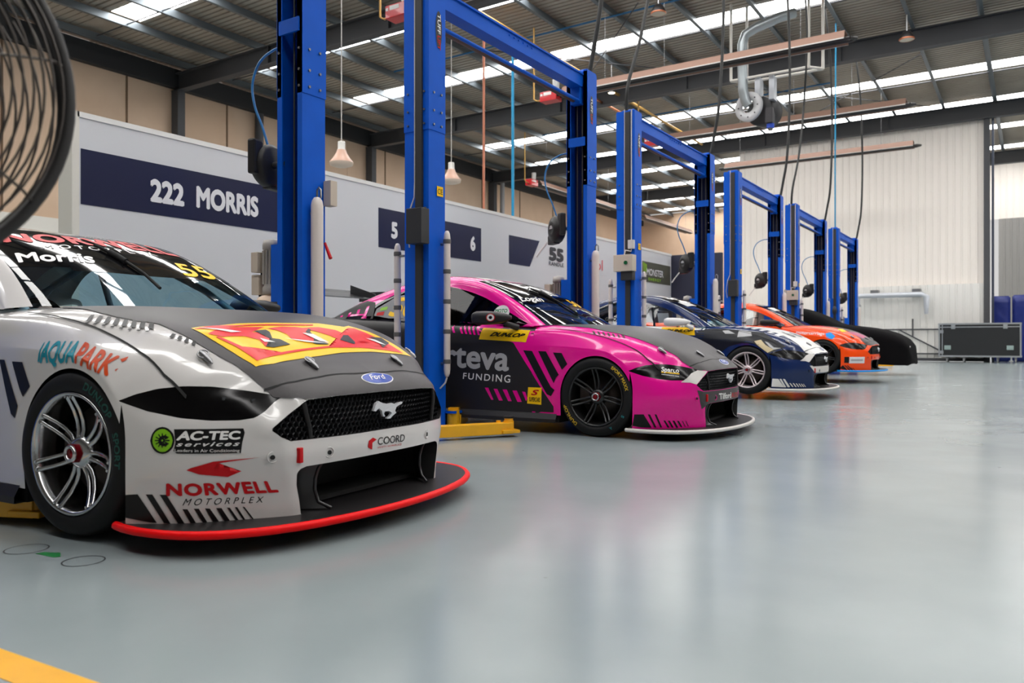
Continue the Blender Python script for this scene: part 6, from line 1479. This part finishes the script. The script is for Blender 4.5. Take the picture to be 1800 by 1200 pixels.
# ================================================================== COVERED CAR
def covered_car():
    st = [(-3.95, .10, .10, .62), (-3.9, .80, .75, .35), (-3.6, .93, 1.02, .1), (-3.1, .97, 1.12, .08), (-2.6, .98, 1.26, .08), (-2.0, .98, 1.43, .08), (-1.5, .98, 1.44, .08), (-1.0, .97, 1.26, .08), (-.6, .97, 1.06, .08), (-.2, .98, .985, .07), (.2, .985, .93, .07), (.5, .98, .86, .06), (.75, .95, .76, .05), (.92, .88, .62, .05), (1.0, .75, .45, .05), (1.03, .55, .25, .08)]
    t = [s[0] for s in st]; A_ = herm(np.array(t), np.array(st), np.linspace(t[0], t[-1], 90)); V = []; F = []; M_ = 40
    for i, (x, w_, h, zb_) in enumerate(A_):
        for k in range(M_+1):
            u = k/M_*2-1; a = abs(u)
            # top flat, rounded shoulder, then the side falls to the hem
            if a < .42: y = a/.42*.66*w_; z = h-.03*(a/.42)**2
            elif a < .62: q = (a-.42)/.2; y = w_*(.66+.32*math.sin(q*pi/2)); z = h-.03-(h*.22)*(1-math.cos(q*pi/2))
            else: q = (a-.62)/.38; y = w_*(.98+.03*q); z = (h-.03-h*.22)*(1-q)+zb_*q
            fold = .03*math.sin(x*9+u*5)*max(0, a-.4)+.012*math.sin(x*17-u*9)*max(0, a-.45)
            V.append((x+.0, math.copysign(y+fold, u), max(.03, z)))
    for i in range(89):
        for k in range(M_): F.append((i*(M_+1)+k, i*(M_+1)+k+1, (i+1)*(M_+1)+k+1, (i+1)*(M_+1)+k))
    n0 = 89*(M_+1); F.append(tuple(range(n0, n0+M_+1)))
    r = empty('covered_car', (-3.40, 21.2, .2)); tag(r, 'race car hidden under a black fitted cloth cover, beyond the orange car', 'car')
    mb = MB(); mb.add(V, F, True); mb.build('car_cover', mat('black_cloth', rgb(13, 12, 14), .9, spec=.08, bump=(14, .25)), r)
    flat_text('TICKFORD', .9, .14, (.998, -.55, .36), (.0, 1, 0), (-.12, 0, 1), LETTER_WHITE, 'cover_lettering', r, .02)
    for s in (-1, 1):
        for x in (0, -2.822): MB().lathe([(0, .03), (.2, .03), (.3, .02), (.335, -.03), (.335, -.22), (.3, -.26), (0, -.26)], 40, Matrix.Translation((x, s*.93, .337)) @ Matrix.Rotation(pi/2 if s < 0 else -pi/2, 4, 'X')).build('wheel', RUBBER, r)
covered_car()

# ================================================================== FLOOR MARKS, FAN
o = MB().box(-4.2, -1.0, -.05, .05, 0, .0015).build('floor_line', mat('line_yellow', rgb(236, 170, 6), .35, noise=(5, .08))); o.rotation_euler = (0, 0, .06); o.location = (.14, 1.10, 0)
tag(o, 'yellow line painted on the floor at the bottom left corner', 'floor marking')
def ring(x, y, r, m, label):
    mb = MB(); n = 36
    V = [((r+d)*math.cos(2*pi*k/n), (r+d)*math.sin(2*pi*k/n), .001) for d in (-.003, .003) for k in range(n)]
    mb.add(V, [(k, (k+1) % n, n+(k+1) % n, n+k) for k in range(n)]); o = mb.build('drawn_circle', m); o.location = (x, y, 0); tag(o, label, 'floor marking', 'circles drawn on the floor')
PEN = mat('marker_black', rgb(24, 30, 34), .7)
ring(-3.25, 1.545, .075, PEN, 'black circle drawn on the floor, left of the green mark by the front tyre')
ring(-2.9, 1.575, .07, PEN, 'black circle drawn on the floor, right of the green mark by the front tyre')
mb = MB(); mb.prism([(-.06, -.03), (.05, -.02), (.06, .0), (.0, .03), (-.03, .01), (-.06, .0)], 0, .0012, lambda u, v, d: (u, v, d)); o = mb.build('paint_mark', mat('green_paint', rgb(10, 110, 50), .5)); o.location = (-3.09, 1.56, 0); tag(o, 'small green paint mark on the floor in front of the front tyre', 'floor marking')

# large pedestal fan, close to the camera on the left
fc0 = Vector((-1.715, .49, 1.275))
fan = empty('pedestal_fan', (fc0.x, fc0.y, 0)); tag(fan, 'large dark wire guarded pedestal fan out of focus at the left edge', 'fan')
ax = (Vector((0, 0, .80))-Vector((fc0.x, fc0.y, 1.15))); ax.z = 0.02; ax.normalize()
Q = ax.to_track_quat('Z', 'Y').to_matrix().to_4x4(); Mf = Matrix.Translation((0, 0, fc0.z)) @ Q
WIRE = mat('fan_wire', rgb(84, 78, 74), .35, .7); FDK = mat('fan_dark', rgb(52, 50, 50), .5, .3)
def rot(mb): mb.V = [tuple(Mf @ Vector(v)) for v in mb.V]; return mb
rg = MB(); R0 = .372
rg.tube([(R0*math.cos(a), R0*math.sin(a), 0) for a in [2*pi*k/72 for k in range(72)]], .012, 8, closed=True)
rg.tube([(R0*math.cos(a), R0*math.sin(a), -.05) for a in [2*pi*k/72 for k in range(72)]], .012, 8, closed=True)
rot(rg).build('guard_rim', FDK, fan)
gw = MB()
for k in range(17):
    r = .06+.0185*k; z = .10*math.sqrt(max(0, 1-(r/R0)**2))
    for s in (1,):
        gw.tube([(r*math.cos(a), r*math.sin(a), z) for a in [2*pi*j/56 for j in range(56)]], .0026, 5, closed=True)
for k in range(8):
    a = 2*pi*k/8+.2; gw.tube([(r*math.cos(a), r*math.sin(a), .10*math.sqrt(max(0, 1-(r/R0)**2))-.002) for r in np.linspace(.05, R0, 12)], .003, 5)
rot(gw).build('front_guard', WIRE, fan)
gb = MB()
for k in range(14):
    r = .10+.02*k; z = -.05-.13*math.sqrt(max(0, 1-(r/R0)**2)); gb.tube([(r*math.cos(a), r*math.sin(a), z) for a in [2*pi*j/56 for j in range(56)]], .0026, 5, closed=True)
rot(gb).build('rear_guard', WIRE, fan)
for k in range(3):
    bl = MB(); V = []; a0 = 2*pi*k/3+.9
    for i in range(7):
        for j in range(9):
            r = .06+.045*i; a = a0+(j/8-.5)*(1.0-.04*i); V.append((r*math.cos(a), r*math.sin(a), -.03+.06*(j/8-.5)))
    bl.add(V, [(i*9+j, i*9+j+1, (i+1)*9+j+1, (i+1)*9+j) for i in range(6) for j in range(8)], True); rot(bl).build('blade', FDK, fan)
hb_ = MB().lathe([(0, .10), (.05, .095), (.06, .05), (.06, -.02), (.09, -.05), (.10, -.2), (.06, -.26), (0, -.26)], 28); rot(hb_).build('motor', FDK, fan)
b_ = Mf @ Vector((0, 0, -.15))
MB().tube([b_, (b_.x, b_.y, .9), (b_.x, b_.y, .04)], .024, 12).build('pole', FDK, fan)
MB().lathe([(0, .05), (.06, .05), (.26, .02), (.27, 0), (0, 0)], 36, Matrix.Translation((b_.x, b_.y, 0))).build('base', FDK, fan)
